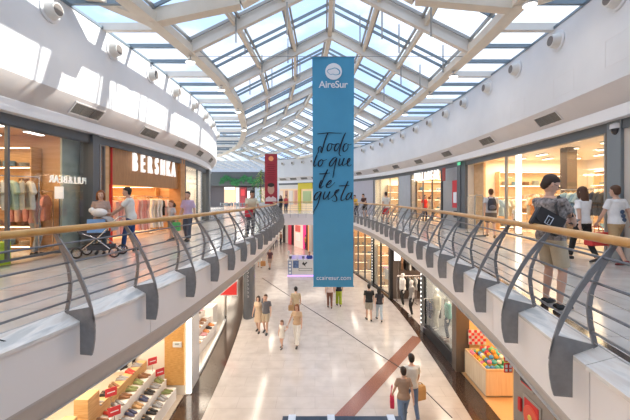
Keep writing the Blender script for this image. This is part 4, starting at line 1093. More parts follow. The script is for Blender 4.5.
# lit pillar in the big shop, dark column
p, tg, nr, L = fpoint(WR, outR, 519, 1.3)
t = thing('lit_column', 'slim glowing white column inside the big shop behind the glass', 'lamp', (p.x, p.y, U)); g = MB(); g.box(p.x-.07, p.x+.07, p.y-.07, p.y+.07, U+.1, ZS-.1); g.build('diffuser', mat('column_glow', (1, .95, .85), .5, emit=3., emcol=(1, .9, .72)), t)
g = MB(); g.box(p.x-.1, p.x+.1, p.y-.1, p.y+.1, U, U+.1); g.box(p.x-.1, p.x+.1, p.y-.1, p.y+.1, ZS-.1, ZS-.02); g.build('end_cap', M_alu2, t)
g = MB(); g.box(8.9, 9.25, 12.0, 12.35, U, ZS); struct('column_1', g, mat('dark_wood_column', (.12, .09, .07), .5))
# entrance gates (anti-theft posts)
for i, (px, Y) in enumerate(((471.5, 14.4), (479, 13.0))):
    p = Vector((XP(px, Y), Y, U))
    t = thing('security_gate', 'tall grey anti-theft gate panel at the big shop doorway, %s one' % ('farther', 'nearer')[i], 'security gate', tuple(p), .3)
    g = MB(); g.tube([(-.2, 0, 0), (-.2, 0, 1.5), (-.14, 0, 1.58), (.14, 0, 1.58), (.2, 0, 1.5), (.2, 0, 0)], .022, 8); g.build('frame', M_alu2, t, True, world=False)
    g = MB(); g.box(-.19, .19, -.01, .01, .15, 1.5); g.build('panel', M_glass, t, world=False); g = MB(); g.box(-.25, .25, -.08, .08, 0, .05); g.build('base', M_frame2, t, world=False)
# lime block, notice stand, pale screen panel in first shop
t = MB(); t.box(-7.5, -6.8, 6.9, 7.6, U, U+.5); tag(t.build('display_block', mat('lime_paint', (.55, .72, .04), .5)), 'lime green display block on the floor of the first shop', 'display block')
g = MB(); L1, L2 = sorted((spx(WL, 62, 1.0), spx(WL, 90.5, 1.0))); g.sweep(outL(WL, L1, L2), [(1.0, U), (1.0, ZS-.05), (1.06, ZS-.05), (1.06, U)])
struct('partition_wall_1', g, mat('pale_green_screen', (.44, .52, .47), .35, noise=.22, scale=2.2))
p = Vector(P(59.5, 192, 9.15)); t = thing('notice_stand', 'slim stand holding a white notice behind the first shop window', 'notice stand', (p.x, p.y, U))
g = MB(); g.tube([(0, 0, 0), (0, 0, 1.5)], .015, 8); g.build('pole', M_frame, t, world=False); g = MB(); g.loft([((0,0,0),(.16,0,0),(0,.16,0)),((0,0,.03),(.16,0,0),(0,.16,0))]); g.build('base', M_frame, t, world=False)
g = MB(); g.box(-.12, .12, -.02, -.005, 1.45, 1.78); g.build('notice', mat('notice_paper', (.8, .83, .88), .7, emit=.3), t, world=False)
# posters on the silver pillar, sign beside, green light
p, tg, nr, L = fpoint(WR, outR, 450.5, .58)
def card(name, label, crv, fn, pa, pb, z0, z1, m, off, cat, parts=None, t=.02):
    a, b = sorted((spx(crv, pa, off), spx(crv, pb, off))); pA = fpoint(crv, fn, pa, off)[0]
    r = thing(name, label, cat, (pA.x, pA.y, z0)); g = MB(); g.sweep(fn(crv, a, b), [(off, z0), (off, z1), (off+t, z1), (off+t, z0)]); g.build('board', m, r); return r
t = card('poster', 'red and white poster on the silver pillar', WR, outR, 452.3, 458.6, EYE-.5, EYE+.9, M_redsign, .56, 'poster')
g = MB(); a, b = sorted((spx(WR, 453.3, .54), spx(WR, 456.5, .54))); g.sweep(outR(WR, a, b), [(.545, EYE-.25), (.545, EYE+.3), (.555, EYE+.3), (.555, EYE-.25)]); g.build('print', M_wprint, t)
card('poster', 'small black poster under the red one on the silver pillar', WR, outR, 453.5, 457.5, EYE-1.0, EYE-.65, M_black, .56, 'poster')
card('hanging_sign', 'dark red projecting sign at the edge of the silver pillar', WR, outR, 442.6, 445.5, EYE+.9, EYE+1.6, mat('dark_red_sign', (.35, .04, .03), .5), .3, 'sign')
card('emergency_light', 'small green emergency light at the top of the silver pillar', WR, outR, 457.5, 460.5, ZS-.2, ZS-.05, mat('green_light', (.1, .6, .3), .5, emit=.5), .4, 'light')
# dome camera
c = P(617, 127, 7.9); t = thing('security_camera', 'white and black dome camera on a bracket at the shop corner', 'camera', tuple(c))
g = MB(); g.tube([c+Vector((.5, .2, .12)), c+Vector((.0, 0, .17)), c+Vector((0, 0, .1))], .03, 8); g.box(c.x+.4, c.x+.55, c.y+.1, c.y+.3, c.z+.02, c.z+.2); g.build('bracket', M_white, t)
g = MB(); g.loft([(c+Vector((0, 0, .1)), (.05, 0, 0), (0, .05, 0)), (c+Vector((0, 0, .07)), (.13, 0, 0), (0, .13, 0)), (c+Vector((0, 0, -.04)), (.14, 0, 0), (0, .14, 0))], n=18); g.build('housing', M_white, t, True)
g = MB(); g.ball(c+Vector((0, 0, -.06)), (.115, .115, .13), 16, 10); g.build('dome', mat('camera_dome', (.03, .03, .035), .1), t, True)

# ------------------------------------------------------------------ far food hall on the upper level
YF = 57.
def fx(px): return XP(px, YF)
def fz(py): return EYE-(py-YH)/F*YF
g = MB(); g.box(-30, fx(273), YF, YF+.3, U, fz(172)); struct('wall_far', g, mat('far_dark_wall', (.12, .11, .12), .7))
g = MB(); g.box(-30, 20, 63, 63.3, 0, 13); struct('wall_end', g, M_white)
g = MB(); g.box(-30.3, -30, 20, 63, 0, 13); g.box(-30, -13.8, 26, 26.3, U, 12); struct('wall_far_side', g, M_white)
g = MB(); g.box(-24, fx(262), YF-1.2, YF, fz(186), fz(173.5)); o = tag(g.build('canopy_band', mat('dark_canopy', (.1, .11, .11), .7)), 'dark overhanging band above the food counters', 'canopy')
random.seed(3)
g = MB()
for i in range(300):
    px = random.uniform(222, 262); b_ = 181+2.2*math.sin(px*.35)+random.gauss(0, 1.6); p = Vector((fx(px), YF-1.35-random.random()*.3, fz(b_)))
    a = random.uniform(0, PI); s_ = random.uniform(.15, .38); d = Vector((math.cos(a), random.uniform(-.3, .3), math.sin(a)))*s_; e = Vector((-d.z, .05, d.x))*.35
    g.add([p-d, p-e, p+d, p+e], [(0, 1, 2, 3)])
tag(g.build('foliage', mat('green_leaf_decor', (.03, .2, .06), .6, noise=.5, scale=3)), 'strip of green leaves hung along the dark band above the food counters', 'foliage', kind='stuff')
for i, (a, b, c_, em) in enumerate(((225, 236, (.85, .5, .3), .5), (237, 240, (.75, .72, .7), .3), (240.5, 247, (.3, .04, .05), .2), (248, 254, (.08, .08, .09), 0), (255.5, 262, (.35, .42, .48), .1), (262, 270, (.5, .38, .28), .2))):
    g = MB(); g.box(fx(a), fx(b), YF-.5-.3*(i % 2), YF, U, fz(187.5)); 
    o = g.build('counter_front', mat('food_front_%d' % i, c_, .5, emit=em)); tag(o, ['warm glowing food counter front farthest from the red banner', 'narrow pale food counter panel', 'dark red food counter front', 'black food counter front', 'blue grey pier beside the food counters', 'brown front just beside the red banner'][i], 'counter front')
g = MB(); g.box(fx(226), fx(236), YF-.95, YF-.85, fz(189.5), fz(187.3)); tag(g.build('menu_board', mat('white_board_lit', (.9, .9, .88), .5, emit=.9)), 'white lit board over the glowing food counter', 'sign')
g = MB(); g.box(fx(242), fx(246), YF-.95, YF-.85, fz(196), fz(189.5)); tag(g.build('menu_board', M_redsign), 'red board on the dark red food counter', 'sign')
g = MB(); g.box(fx(248.5), fx(252), YF-.95, YF-.85, fz(199), fz(191)); tag(g.build('menu_board', mat('white_board', (.8, .8, .8), .5, emit=.3)), 'white round-cornered board on the black food counter', 'sign')
# tables and chairs, small and far
def far_table(px, Y):
    t = thing('cafe_table', 'small round cafe table in the far food hall', 'table', (XP(px, Y), Y, U), 0, 'cafe tables in the food hall')
    g = MB(); g.loft([((0,0,.72),(.4,0,0),(0,.4,0)), ((0,0,.75),(.4,0,0),(0,.4,0))]); g.build('tabletop', M_alu2, t, world=False)
    g = MB(); g.tube([(0,0,.0),(0,0,.72)], .03, 6); g.build('leg', M_alu2, t, world=False); return t
def far_chair(px, Y, a):
    t = thing('cafe_chair', 'grey cafe chair at a table in the far food hall', 'chair', (XP(px, Y), Y, U), a, 'cafe chairs in the food hall')
    g = MB(); g.box(-.2, .2, -.2, .2, .44, .47); g.build('seat', M_frame2, t, world=False); g = MB(); g.box(-.2, .2, .18, .21, .5, .85); g.build('backrest', M_frame2, t, world=False)
    for sx, sy in ((1,1),(1,-1),(-1,1),(-1,-1)): g = MB(); g.tube([(sx*.18, sy*.18, 0), (sx*.18, sy*.18, .44)], .015, 5); g.build('leg', M_frame2, t, world=False)
    return t
T0 = far_table(227, 42); C0 = far_chair(226, 41.4, 0); TT = tree_of(T0); random.seed(5)
for px, Y in ((232, 44), (238, 42), (244, 45), (229, 48), (236, 50), (250, 48), (223, 45)): copy_tree(T0, TT, (XP(px, Y), Y, U))
for px, Y in ((228.6, 42.2), (231, 43.3), (233.4, 44.4), (236.6, 41.5), (239.5, 42.5), (242.6, 44.6), (245.5, 45.4), (227.5, 47.5), (230.4, 48.4), (234.6, 49.5), (237.4, 50.5), (248.7, 47.6), (251.4, 48.5), (222, 44.5), (224.4, 45.5)):
    copy_tree(C0, TT, (XP(px, Y), Y, U), random.uniform(0, 6))
# white curved planter wall and yellow-green plant beside the red banner
g = MB(); g.loft([((XP(264, 33), 33, U), (1.0, 0, 0), (0, .8, 0)), ((XP(264, 33), 33, U+.95), (1.35, 0, 0), (0, 1.1, 0)), ((XP(264, 33), 33, U+1.02), (1.35, 0, 0), (0, 1.1, 0))], n=28)
pt = thing('planter', 'round white planter with a tall feathery plant beside the red banner', 'planter', (XP(264, 33), 33, U)); g.build('pot', M_white, pt, True)
g = MB(); random.seed(11)
for i in range(260):
    a = random.uniform(0, 2*PI); h = random.uniform(.9, 4.2); r = random.uniform(.1, .9)*math.sin(min(PI, h*.75))+.15
    p = Vector((XP(264, 33)+r*math.cos(a)-.3, 33+r*math.sin(a), U+h)); d = Vector((math.cos(a), math.sin(a), random.uniform(-.6, .6))).normalized()*.32; e = Vector((-d.y, d.x, .02))*.12
    g.add([p-d, p-e, p+d+Vector((0, 0, -.1)), p+e], [(0, 1, 2, 3)])
g.build('foliage', mat('yellow_green_leaf', (.33, .45, .08), .6, noise=.4), pt); g = MB(); g.tube([(XP(264, 33)-.3, 33, U+.9), (XP(264, 33)-.3, 33, U+3.8)], .05, 6); g.build('stem', mat('stem_brown', (.15, .1, .05), .8), pt)
# ------------------------------------------------------------------ ground floor shops
ZG = 3.74
def gl_x(y): return GL.x(y)
def gr_x(y): return GR.x(y)
room(gl_x, -8.6, 2.0, 10.55, 0, ZG, mat('shoe_shop_wall', (.84, .78, .7), .7), M_ceil, 620, (1, .86, .66), 'shoe_shop', 4, -1, mat('shoe_shop_floor', (.6, .5, .4), .3))
room(gl_x, -8.6, 11.6, 16.9, 0, ZG, mat('white_shop_wall', (.85, .82, .78), .7), M_ceil, 520, (1, .88, .72), 'sandal_shop', 3, -1, mat('sandal_shop_floor', (.62, .55, .48), .3))
room(gl_x, -9.5, 17.6, 34., 0, ZG, M_paleshop, M_ceil, 500, (1, .86, .7), 'ground_far', 4, -1, None)
room(gr_x, 9.6, 8.6, 11.95, 0, ZG, wood_mat('amber_shop_wall', (.78, .5, .22), (.86, .6, .3), (1, 1, 3)), M_ceil, 300, (1, .72, .38), 'sweet_shop', 2, 1, mat('amber_floor', (.7, .42, .2), .35))
room(gr_x, 8.2, 12.2, 15.45, 0, ZG, mat('grey_shop_wall', (.45, .45, .43), .6), M_ceil, 420, (1, .86, .7), 'mannequin_shop', 2, 1, None)
room(gr_x, 9.0, 15.75, 20.6, 0, ZG, mat('dark_shop_wall', (.2, .15, .12), .6), M_ceil, 520, (1, .8, .62), 'dark_shop', 2, 1, None)
room(gr_x, 9.0, 20.8, 23.7, 0, ZG, M_paleshop, M_ceil, 420, (1, .78, .5), 'ground_six', 2, 1, None)
room(gr_x, 8.4, 23.8, 28.5, 0, ZG, M_warmwall, M_ceil, 420, (1, .74, .42), 'ground_seven', 3, 1, None)
def gseg(crv, fn, ya, yb, o0, o1, z0, z1, m, name=None, parent=None):
    a, b = sorted((crv.s_y(ya), crv.s_y(yb))); g = MB(); g.sweep(fn(crv, a, b), [(o0, z0), (o0, z1), (o1, z1), (o1, z0)]); return struct(name or tn(), g, m, parent, True)
def gwin(crv, fn, ya, yb, z0, z1, off=.0, mull=(), m_f=None, fw=.06):
    m_f = m_f or M_frame; a, b = sorted((crv.s_y(ya), crv.s_y(yb))); r = thing(wn(), None, None, (0, 0, 0)); r['kind'] = 'structure'
    g = MB(); g.sweep(fn(crv, a, b), [(off+.02, z0), (off+.02, z1), (off+.03, z1), (off+.03, z0)]); g.build('pane', M_glass, r, True)
    g = MB()
    for zc in (z0+fw/2, z1-fw/2): g.sweep(fn(crv, a, b), [(off-.01, zc-fw/2), (off-.01, zc+fw/2), (off+.07, zc+fw/2), (off+.07, zc-fw/2)])
    for y in (ya, yb)+tuple(mull):
        q = fn(crv, crv.s_y(y), crv.s_y(y)+.01)[0]; p = Vector((q[0]+q[2]*off, q[1]+q[3]*off, z0)); nr = Vector((q[2], q[3], 0)); g.bar(p+nr*.03, p+nr*.03+Vector((0, 0, z1-z0)), fw*1.3, .1, up=nr)
    g.build('window_frame', m_f, r); return r
# left: pier between the shoe shops, lit edge strip, low plinths
gseg(GL, outL, 10.62, 11.55, -.05, .6, 0, ZG, mat('pale_grey_pier', (.66, .67, .7), .35))
q = GL.at(GL.s_y(10.56)); g = MB(); g.box(q[0]-.02, q[0]+.1, 10.50, 10.58, .05, ZG-.05)
t = thing('edge_lamp', 'vertical glowing strip on the corner of the pale pier beside the shoe shop', 'lamp', (q[0], 10.54, .05)); g.build('diffuser', mat('edge_glow', (1, 1, 1), .5, emit=2.5, emcol=(1, .93, .82)), t)
g = MB(); g.box(q[0]-.03, q[0]+.12, 10.58, 10.62, .05, ZG-.05); g.build('housing', M_alu2, t)
gseg(GL, outL, 11.6, 16.9, -.02, .1, 0, .1, M_white)
# far left curved dark totem pillar
cx_, cy_ = XP(249.2, 17.6), 17.6
g = MB(); g.loft([((cx_, cy_, 0), (.3, 0, 0), (0, .55, 0)), ((cx_, cy_, ZG), (.3, 0, 0), (0, .55, 0))], n=28); struct('column_2', g, mat('curved_dark_glass', (.12, .13, .15), .12, spec=.8), smooth=True)
t = thing('vertical_sign', 'pale vertical lettering on the curved dark pillar', 'sign', (cx_, cy_-.58, 1.)); 
random.seed(2)
g = MB()
for i in range(9):
    z = 1.1+i*.2; g.tube([(cx_+.03, cy_-.56, z), (cx_+.08, cy_-.565, z+.06), (cx_+.02, cy_-.56, z+.12)], .012, 5)
g.build('lettering', mat('pale_lettering', (.6, .62, .68), .5), t)
# shoe shop interior: stepped white display, wooden shelf, boots
def shelfbox(name, label, x0, x1, y0, y1, z0, z1, m, cat='display step'):
    g = MB(); g.box(x0, x1, y0, y1, z0, z1); return tag(g.build(name, m), label, cat)
M_disp = mat('white_display', (.85, .82, .8), .35)
steps = [(-4.5, -4.2, .36), (-4.8, -4.5, .62), (-5.1, -4.8, .9), (-5.36, -5.1, 1.15)]
for i, (a, b, z) in enumerate(steps[:3]):
    shelfbox('display_step', ['lowest white display step of the shoe shop, nearest the walkway', 'middle white display step of the shoe shop', 'upper white display step of the shoe shop below the wooden shelf'][i], a, b, 5.6, 10.3, 0, z, M_disp)
shelfbox('wooden_shelf', 'long oak shelf behind the white display steps of the shoe shop', -5.36, -5.1, 5.6, 10.3, 0, 1.18, M_wood, 'shelf')
shelfbox('display_cube', 'oak display cube standing on the white steps beside the red sale card', -5.36, -5.04, 7.55, 7.95, 1.151, 1.62, M_wood, 'display block')
shelfbox('display_cube', 'second oak display cube behind the red sale card', -5.36, -5.1, 6.9, 7.3, 1.151, 1.42, M_wood, 'display block')
g = MB(); g.box(-4.62, -4.02, 10.44, 10.5, .35, ZG); struct('trim_17', g, wood_mat('orange_oak_panel', (.55, .28, .08), (.7, .4, .14), (3, 3, 14)))
g = MB(); a = P(177.2, 344.5, 10.42); g.box(a.x-.13, a.x+.13, 10.40, 10.44, a.z-.08, a.z+.08); t = thing('thermostat', 'white thermostat box on the oak panel of the shoe shop', 'thermostat', tuple(a)); g.build('casing', M_white, t); g = MB(); g.box(a.x-.06, a.x+.06, 10.39, 10.4, a.z+.0, a.z+.04); g.build('screen', mat('lcd_grey', (.35, .38, .36), .3), t)
for px, py, Y, lab in ((111, 392, 7.95, 'on the oak cube nearest the walkway'), (152.5, 361, 9.9, 'near the boots'), (114.5, 411, 7.6, 'among the lowest shoes'), (160, 372, 9.85, 'near the oak panel')):
    c = P(px, py, Y); t = thing('sale_card', 'red sale card %s' % lab, 'sign', tuple(c)); g = MB(); g.prism([(-.12, -.1), (.12, -.1), (.12, .1), (-.12, .1)], c, (.75, .65, 0), (0, 0, 1), (.008, -.008, 0)); g.build('card', M_redsign, t)
    g = MB(); g.prism([(-.08, -.01), (.08, -.01), (.08, .01), (-.08, .01)], c+Vector((.008, -.01, .0)), (.75, .65, 0), (0, 0, 1), (.004, -.004, 0)); g.build('lettering', M_wprint, t)
    g = MB(); zb = c.z-.3; g.tube([c-Vector((0, 0, .12)), Vector((c.x, c.y, zb))], .008, 5); g.build('stem', M_chrome, t)
# shoes
def shoe_proto():
    o = thing('shoe', '', 'shoe', (0, 0, 0))
    g = MB(); g.loft([((0, -.13, .012), (.03, 0, 0), (0, 0, .012)), ((0, -.11, .014), (.036, 0, 0), (0, 0, .014)), ((0, 0, .012), (.034, 0, 0), (0, 0, .012)), ((0, .09, .012), (.047, 0, 0), (0, 0, .012)), ((0, .145, .012), (.03, 0, 0), (0, 0, .01))], n=10); g.build('sole', mat('shoe_sole', (.3, .2, .12), .7), o, True)
    g = MB(); g.loft([((0, -.125, .05), (.026, 0, 0), (0, .012, .045)), ((0, -.09, .062), (.034, 0, 0), (0, 0, .055)), ((0, -.02, .055), (.034, 0, 0), (0, 0, .048)), ((0, .05, .035), (.043, 0, 0), (0, 0, .032)), ((0, .11, .028), (.042, 0, 0), (0, 0, .022)), ((0, .14, .024), (.024, 0, 0), (0, 0, .014))], n=12); g.build('upper', cl['black'], o, True)
    g = MB(); g.ball((0, -.065, .108), (.024, .042, .01), 10, 5); g.build('opening', mat('shoe_lining', (.25, .16, .1), .8), o, True)
    return o
SP = shoe_proto(); ST = tree_of(SP); first = True; random.seed(21)
shoe_cols = [('black', (.015, .015, .02)), ('navy', (.04, .05, .12)), ('brown', (.25, .11, .05)), ('tan', (.5, .3, .14)), ('red', (.5, .04, .03)), ('grey', (.3, .3, .32)), ('white', (.75, .73, .7)), ('orange', (.7, .25, .08)), ('pink', (.65, .3, .33)), ('olive', (.22, .26, .1))]
shoe_m = {n: mat('shoe_upper_'+n, c, .5) for n, c in shoe_cols}
def put_shoe(x, y, z, ang, cn, where):
    global first
    if first: o = SP; o.location = (x, y, z); o.rotation_euler = (0, 0, ang); first = False
    else: o = copy_tree(SP, ST, (x, y, z), ang)
    o['label'] = '%s shoe on %s' % (cn, where); o['group'] = '%s shoes on %s' % (cn, where)
    ups = [c for c in bpy.data.objects if c.parent == o and c.name.startswith('upper')] if o is SP else [k for k in o.children if k.name.startswith('upper')]
    for u_ in ups: recolor(u_, shoe_m[cn])
def pairs(x, ys, z, where, ang0=-PI/2, gap=.11, cols=None, dx=0):
    for y in ys:
        cn = random.choice(cols or [c[0] for c in shoe_cols]); a = ang0+random.uniform(-.35, .35)
        for s_ in (-1, 1):
            put_shoe(x+random.uniform(-.02, .02)+dx*s_, y+s_*gap*.5, z+.001, a, cn, where)
names = ['the lowest white step of the shoe shop', 'the middle white step of the shoe shop', 'the upper white step of the shoe shop', 'the oak shelf of the shoe shop']
for (a, b, z), nm_, n, ph in zip(steps, names, (12, 12, 11, 10), (.2, .35, .1, .25)):
    ys_ = [6.4+ph+i*(3.7/n) for i in range(n)]
    if 'oak' in nm_: ys_ = [y for y in ys_ if y > 8.1]
    pairs((a+b)/2, ys_, z, nm_, cols=['black', 'navy', 'brown', 'grey', 'red', 'tan', 'black', 'grey', 'brown', 'olive'])
# tall boots on the end wall shelf
shelfbox('wall_ledge', 'white ledge carrying tall boots on the end wall of the shoe shop', -6.6, -5.4, 10.25, 10.5, .86, .9, M_disp, 'shelf')
def boot():
    o = thing('tall_boot', '', 'boot', (0, 0, 0)); g = MB()
    g.loft([((0, .15, .02), (.028, 0, 0), (0, 0, .016)), ((0, .1, .03), (.04, 0, 0), (0, 0, .028)), ((0, .03, .05), (.042, 0, 0), (0, .02, .05)), ((0, -.02, .1), (.042, 0, 0), (0, .055, .03)), ((0, -.03, .2), (.042, 0, 0), (0, .05, 0)), ((0, -.03, .38), (.055, 0, 0), (0, .062, 0)), ((0, -.03, .5), (.058, 0, 0), (0, .065, 0))], n=12); g.build('shaft', shoe_m['black'], o, True)
    g = MB(); g.box(-.03, .03, -.08, -.02, 0, .05); g.build('heel', M_black, o); return o
B0 = boot(); BT = tree_of(B0)
for i, x in enumerate((-5.55, -5.8, -6.05, -6.3, -6.55)):
    if i == 0: B0.location = (x, 10.37, .901); B0.rotation_euler = (0, 0, PI*.9); B0['label'] = 'tall black boot on the white ledge of the shoe shop'; B0['group'] = 'tall boots on the ledge'
    else: copy_tree(B0, BT, (x, 10.37, .901), PI*(.8+.05*i), B0['label'], B0['group'])
# second shoe shop
for i, (x0, x1, z) in enumerate(((-4.57, -4.3, .4), (-4.85, -4.57, .7), (-5.13, -4.85, 1.0))):
    shelfbox('display_step', ['lowest', 'middle', 'highest'][i]+' white display step in the sandal shop behind the pale pier', x0-.2, x1-.2, 11.8, 15.6, 0, z, M_disp)
    pairs((x0+x1)/2-.2, [11.95+i*.1+k*.36 for k in range(10)], z, ['the lowest', 'the middle', 'the highest'][i]+' step of the sandal shop', cols=['white', 'tan', 'pink', 'brown', 'orange', 'black', 'red'])
c = P(229, 288.5, 15.9); g = MB(); g.prism([(-.42, -.3), (.36, -.3), (.36, .34)], c, (1, 0, 0), (0, 0, 1), (0, .02, 0)); t = thing('wall_poster', 'red and white angular poster at the end of the sandal shop', 'poster', tuple(c)); 
g2 = MB(); g2.box(c.x-.45, c.x+.4, 15.93, 15.96, c.z-.36, c.z+.4); g2.build('board', M_white, t); g.build('print', M_red, t)
# low counter further along the left, pale
shelfbox('display_counter', 'pale low counter at the far end of the sandal shop', -5.3, -4.8, 16.0, 16.7, 0, .95, M_disp, 'counter')

# right: hose cabinets wall, sweet shop, window with mannequins, dark clothes shop
gseg(GR, outR, -5, 7.0, .0, .5, 0, ZG, mat('brown_door_panel', (.32, .2, .12), .5))
gseg(GR, outR, 7.0, 8.5, .0, .5, 0, ZG, mat('taupe_metal_panel', (.3, .27, .25), .4, metal=.2, noise=.05))
for i, (y, z0, z1, w_) in enumerate(((7.72, .7, 1.5, .62), (7.92, 1.66, 2.06, .5))):
    x = GR.x(y)
    t = thing('fire_cabinet', ['large red fire hose cabinet with a round reel in the taupe wall', 'small red and black fire cabinet above the hose cabinet'][i], 'fire cabinet', (x, y, z0))
    g = MB(); g.box(x-.03, x-.005, y-w_/2, y+w_/2, z0, z1); g.build('frame', M_alu2, t)
    g = MB(); g.box(x-.045, x-.03, y-w_/2+.06, y+w_/2-.06, z0+.06, z1-.06); g.build('door', M_red, t)
    if i == 0:
        g = MB(); g.loft([((x-.046, y, (z0+z1)/2), (0, .26, 0), (0, 0, .26)), ((x-.07, y, (z0+z1)/2), (0, .25, 0), (0, 0, .25))], n=24); g.build('hose_reel', mat('reel_red', (.75, .1, .06), .4), t)
        g = MB(); g.loft([((x-.071, y, (z0+z1)/2), (0, .07, 0), (0, 0, .07)), ((x-.09, y, (z0+z1)/2), (0, .06, 0), (0, 0, .06))], n=14); g.build('reel_hub', mat('hub_yellow', (.7, .55, .1), .4), t)
        g = MB(); g.box(x-.05, x-.0, y+.4, y+.5, z0+.3, z0+.6); g.build('call_point', M_red, t)
    else:
        g = MB(); g.box(x-.055, x-.045, y-.2, y+.2, z0+.1, z0+.25); g.build('window', M_black, t)
for i, z in enumerate((1.83, 2.1)):
    c = Vector((GR.x(8.56)-.1, 8.56, z)); t = thing('fire_sign', ['red fire equipment sign with white pictures projecting beside the sweet shop, lower one', 'red fire equipment sign beside the sweet shop, upper one'][i], 'sign', tuple(c))
    g = MB(); g.box(c.x-.11, c.x+.1, c.y-.01, c.y+.01, c.z-.12, c.z+.12); g.build('board', M_redsign, t)
    g = MB()
    for dx_ in (-.055, .045):
        g.box(c.x+dx_-.03, c.x+dx_+.03, c.y-.014, c.y-.01, c.z-.0, c.z+.08); g.box(c.x+dx_-.03, c.x+dx_+.03, c.y-.014, c.y-.01, c.z-.09, c.z-.03)
    g.build('pictogram', M_wprint, t)
# sweet shop counter
M_slat = wood_mat('slatted_birch_front', (.7, .54, .36), (.84, .7, .52), (8, 8, .4))
cb = MB(); cb.box(5.2, 6.3, 10.35, 11.8, 0.08, .8); t = thing('shop_counter', 'birch counter heaped with colourful bath sweets at the amber shop', 'counter', (5.75, 11.1, 0))
cb.build('body', M_slat, t); g = MB(); g.box(5.24, 6.26, 10.4, 11.75, 0, .08); g.build('plinth', M_alu2, t)
g = MB(); 
for a in ((5.2, 5.24, 10.35, 11.8), (6.26, 6.3, 10.35, 11.8), (5.24, 6.26, 10.35, 10.39), (5.24, 6.26, 11.76, 11.8)): g.box(*a, .8, .88)
g.build('rim', M_woodpale, t)
random.seed(9); pc = [('yellow', (.8, .65, .05)), ('pink', (.8, .25, .4)), ('green', (.15, .5, .15)), ('blue', (.08, .3, .6)), ('white', (.85, .82, .75)), ('red', (.7, .06, .05)), ('orange', (.85, .35, .05)), ('turquoise', (.1, .5, .5))]
g = MB(); g.loft([((0, 0, 0), (.03, 0, 0), (0, .03, 0)), ((0, 0, .02), (.065, 0, 0), (0, .065, 0)), ((0, 0, .06), (.075, 0, 0), (0, .075, 0)), ((0, 0, .1), (.06, 0, 0), (0, .06, 0)), ((0, 0, .125), (.02, 0, 0), (0, .02, 0))], n=10)
sw0 = g.build('bath_bomb', mat('sweet_base', (.8, .6, .1), .5), None, True); pts = []
for lev in range(4):
    z = .801+lev*.105; ins = .06+lev*.13
    nx_ = int((1.0-2*ins)/.155)+1; ny_ = int((1.3-2*ins)/.155)+1
    for i in range(nx_):
        for j in range(ny_): pts.append((5.25+ins+i*.155+random.uniform(-.012, .012)+.02, 10.42+ins+j*.155+random.uniform(-.012, .012)+.02, z))
for k, p in enumerate(pts):
    o = sw0 if k == 0 else sw0.copy()
    if k: C.objects.link(o)
    cn, cc_ = random.choice(pc); recolor(o, mat('sweet_'+cn, cc_, .45, noise=.3, scale=25)); o.location = p
    o['label'] = '%s round bath bomb heaped on the birch counter' % cn; o['category'] = 'bath bomb'; o['group'] = '%s bath bombs on the birch counter' % cn
# tray of red and white packets at the back, bottles
t = thing('packet_rack', 'tilted rack of red and white chequered packets at the back of the birch counter', 'rack', (5.7, 11.84, .84))
g = MB(); g.prism([(-.3, 0), (.3, 0), (.3, .5), (-.3, .5)], (5.65, 11.83, 1.0), (1, 0, 0), (0, .1, .99), (0, .02, 0)); g.build('board', M_white, t)
g = MB()
for i in range(6):
    for j in range(5):
        if (i+j) % 2 == 0: g.prism([(-.045, 0), (.045, 0), (.045, .085), (-.045, .085)], Vector((5.4+i*.1, 11.81, 1.02))+Vector((0, .1, .99))*(.098*j), (1, 0, 0), (0, .1, .99), (0, .03, 0))
g.build('packets', M_redsign, t)
shelfbox('back_shelf', 'dark shelf holding bottles on the side of the amber shop', 6.5, 7.6, 11.7, 11.9, 1.5, 1.54, M_wood, 'shelf')
shelfbox('back_counter', 'oak cabinet at the back of the amber shop', 8.6, 9.4, 9.6, 11.8, 0, 1.3, M_wood, 'cabinet')
def bottle(x, y, z, lab, grp, m):
    t = thing('bottle', lab, 'bottle', (x, y, z), 0, grp); g = MB(); g.loft([((0,0,0),(.045,0,0),(0,.045,0)),((0,0,.2),(.045,0,0),(0,.045,0)),((0,0,.26),(.018,0,0),(0,.018,0)),((0,0,.3),(.018,0,0),(0,.018,0))], n=10); g.build('glass', m, t, True); g = MB(); g.loft([((0,0,.3),(.02,0,0),(0,.02,0)),((0,0,.33),(.02,0,0),(0,.02,0))], n=8); g.build('cap', M_red, t); return t
b0 = bottle(6.6, 11.2, .0, 'x', 'y', mat('bottle_black', (.02, .012, .01), .2)); bt = tree_of(b0)
shelfbox('bottle_table', 'low birch table carrying dark bottles beside the heaped counter', 6.42, 7.3, 10.55, 11.8, 0, .8, M_woodpale, 'table')
for k in range(10):
    p = (6.52+.17*(k % 5), 10.9+.35*(k//5), .801)
    if k == 0: b0.location = p; b0['label'] = 'dark bottle with a red cap on the low birch table'; b0['group'] = 'dark bottles on the birch table'
    else: copy_tree(b0, bt, p)
# window frames on the right
gseg(GR, outR, 11.9, 12.25, -.06, .4, 0, ZG, mat('brown_post', (.13, .1, .08), .4))
gwin(GR, outR, 12.3, 15.4, .35, ZG-.1, 0, (), M_black, .08)
gseg(GR, outR, 12.25, 15.45, -.02, .25, 0, .35, M_black)
gseg(GR, outR, 15.4, 15.75, -.05, .4, 0, ZG, mat('grey_striped_post', (.3, .3, .3), .4))
gseg(GR, outR, 20.55, 20.8, -.05, .4, 0, ZG, M_black)
gwin(GR, outR, 20.85, 23.7, .12, ZG-.1, 0, (22.3,), M_black, .08)
gseg(GR, outR, 23.65, 23.9, -.05, .4, 0, ZG, M_frame)
gwin(GR, outR, 23.95, 28.4, .06, ZG-.1, 0, (25.3, 26.8), M_frame, .07)
gseg(GR, outR, 28.4, 31.5, -.02, .4, 0, ZG, M_warmwall)
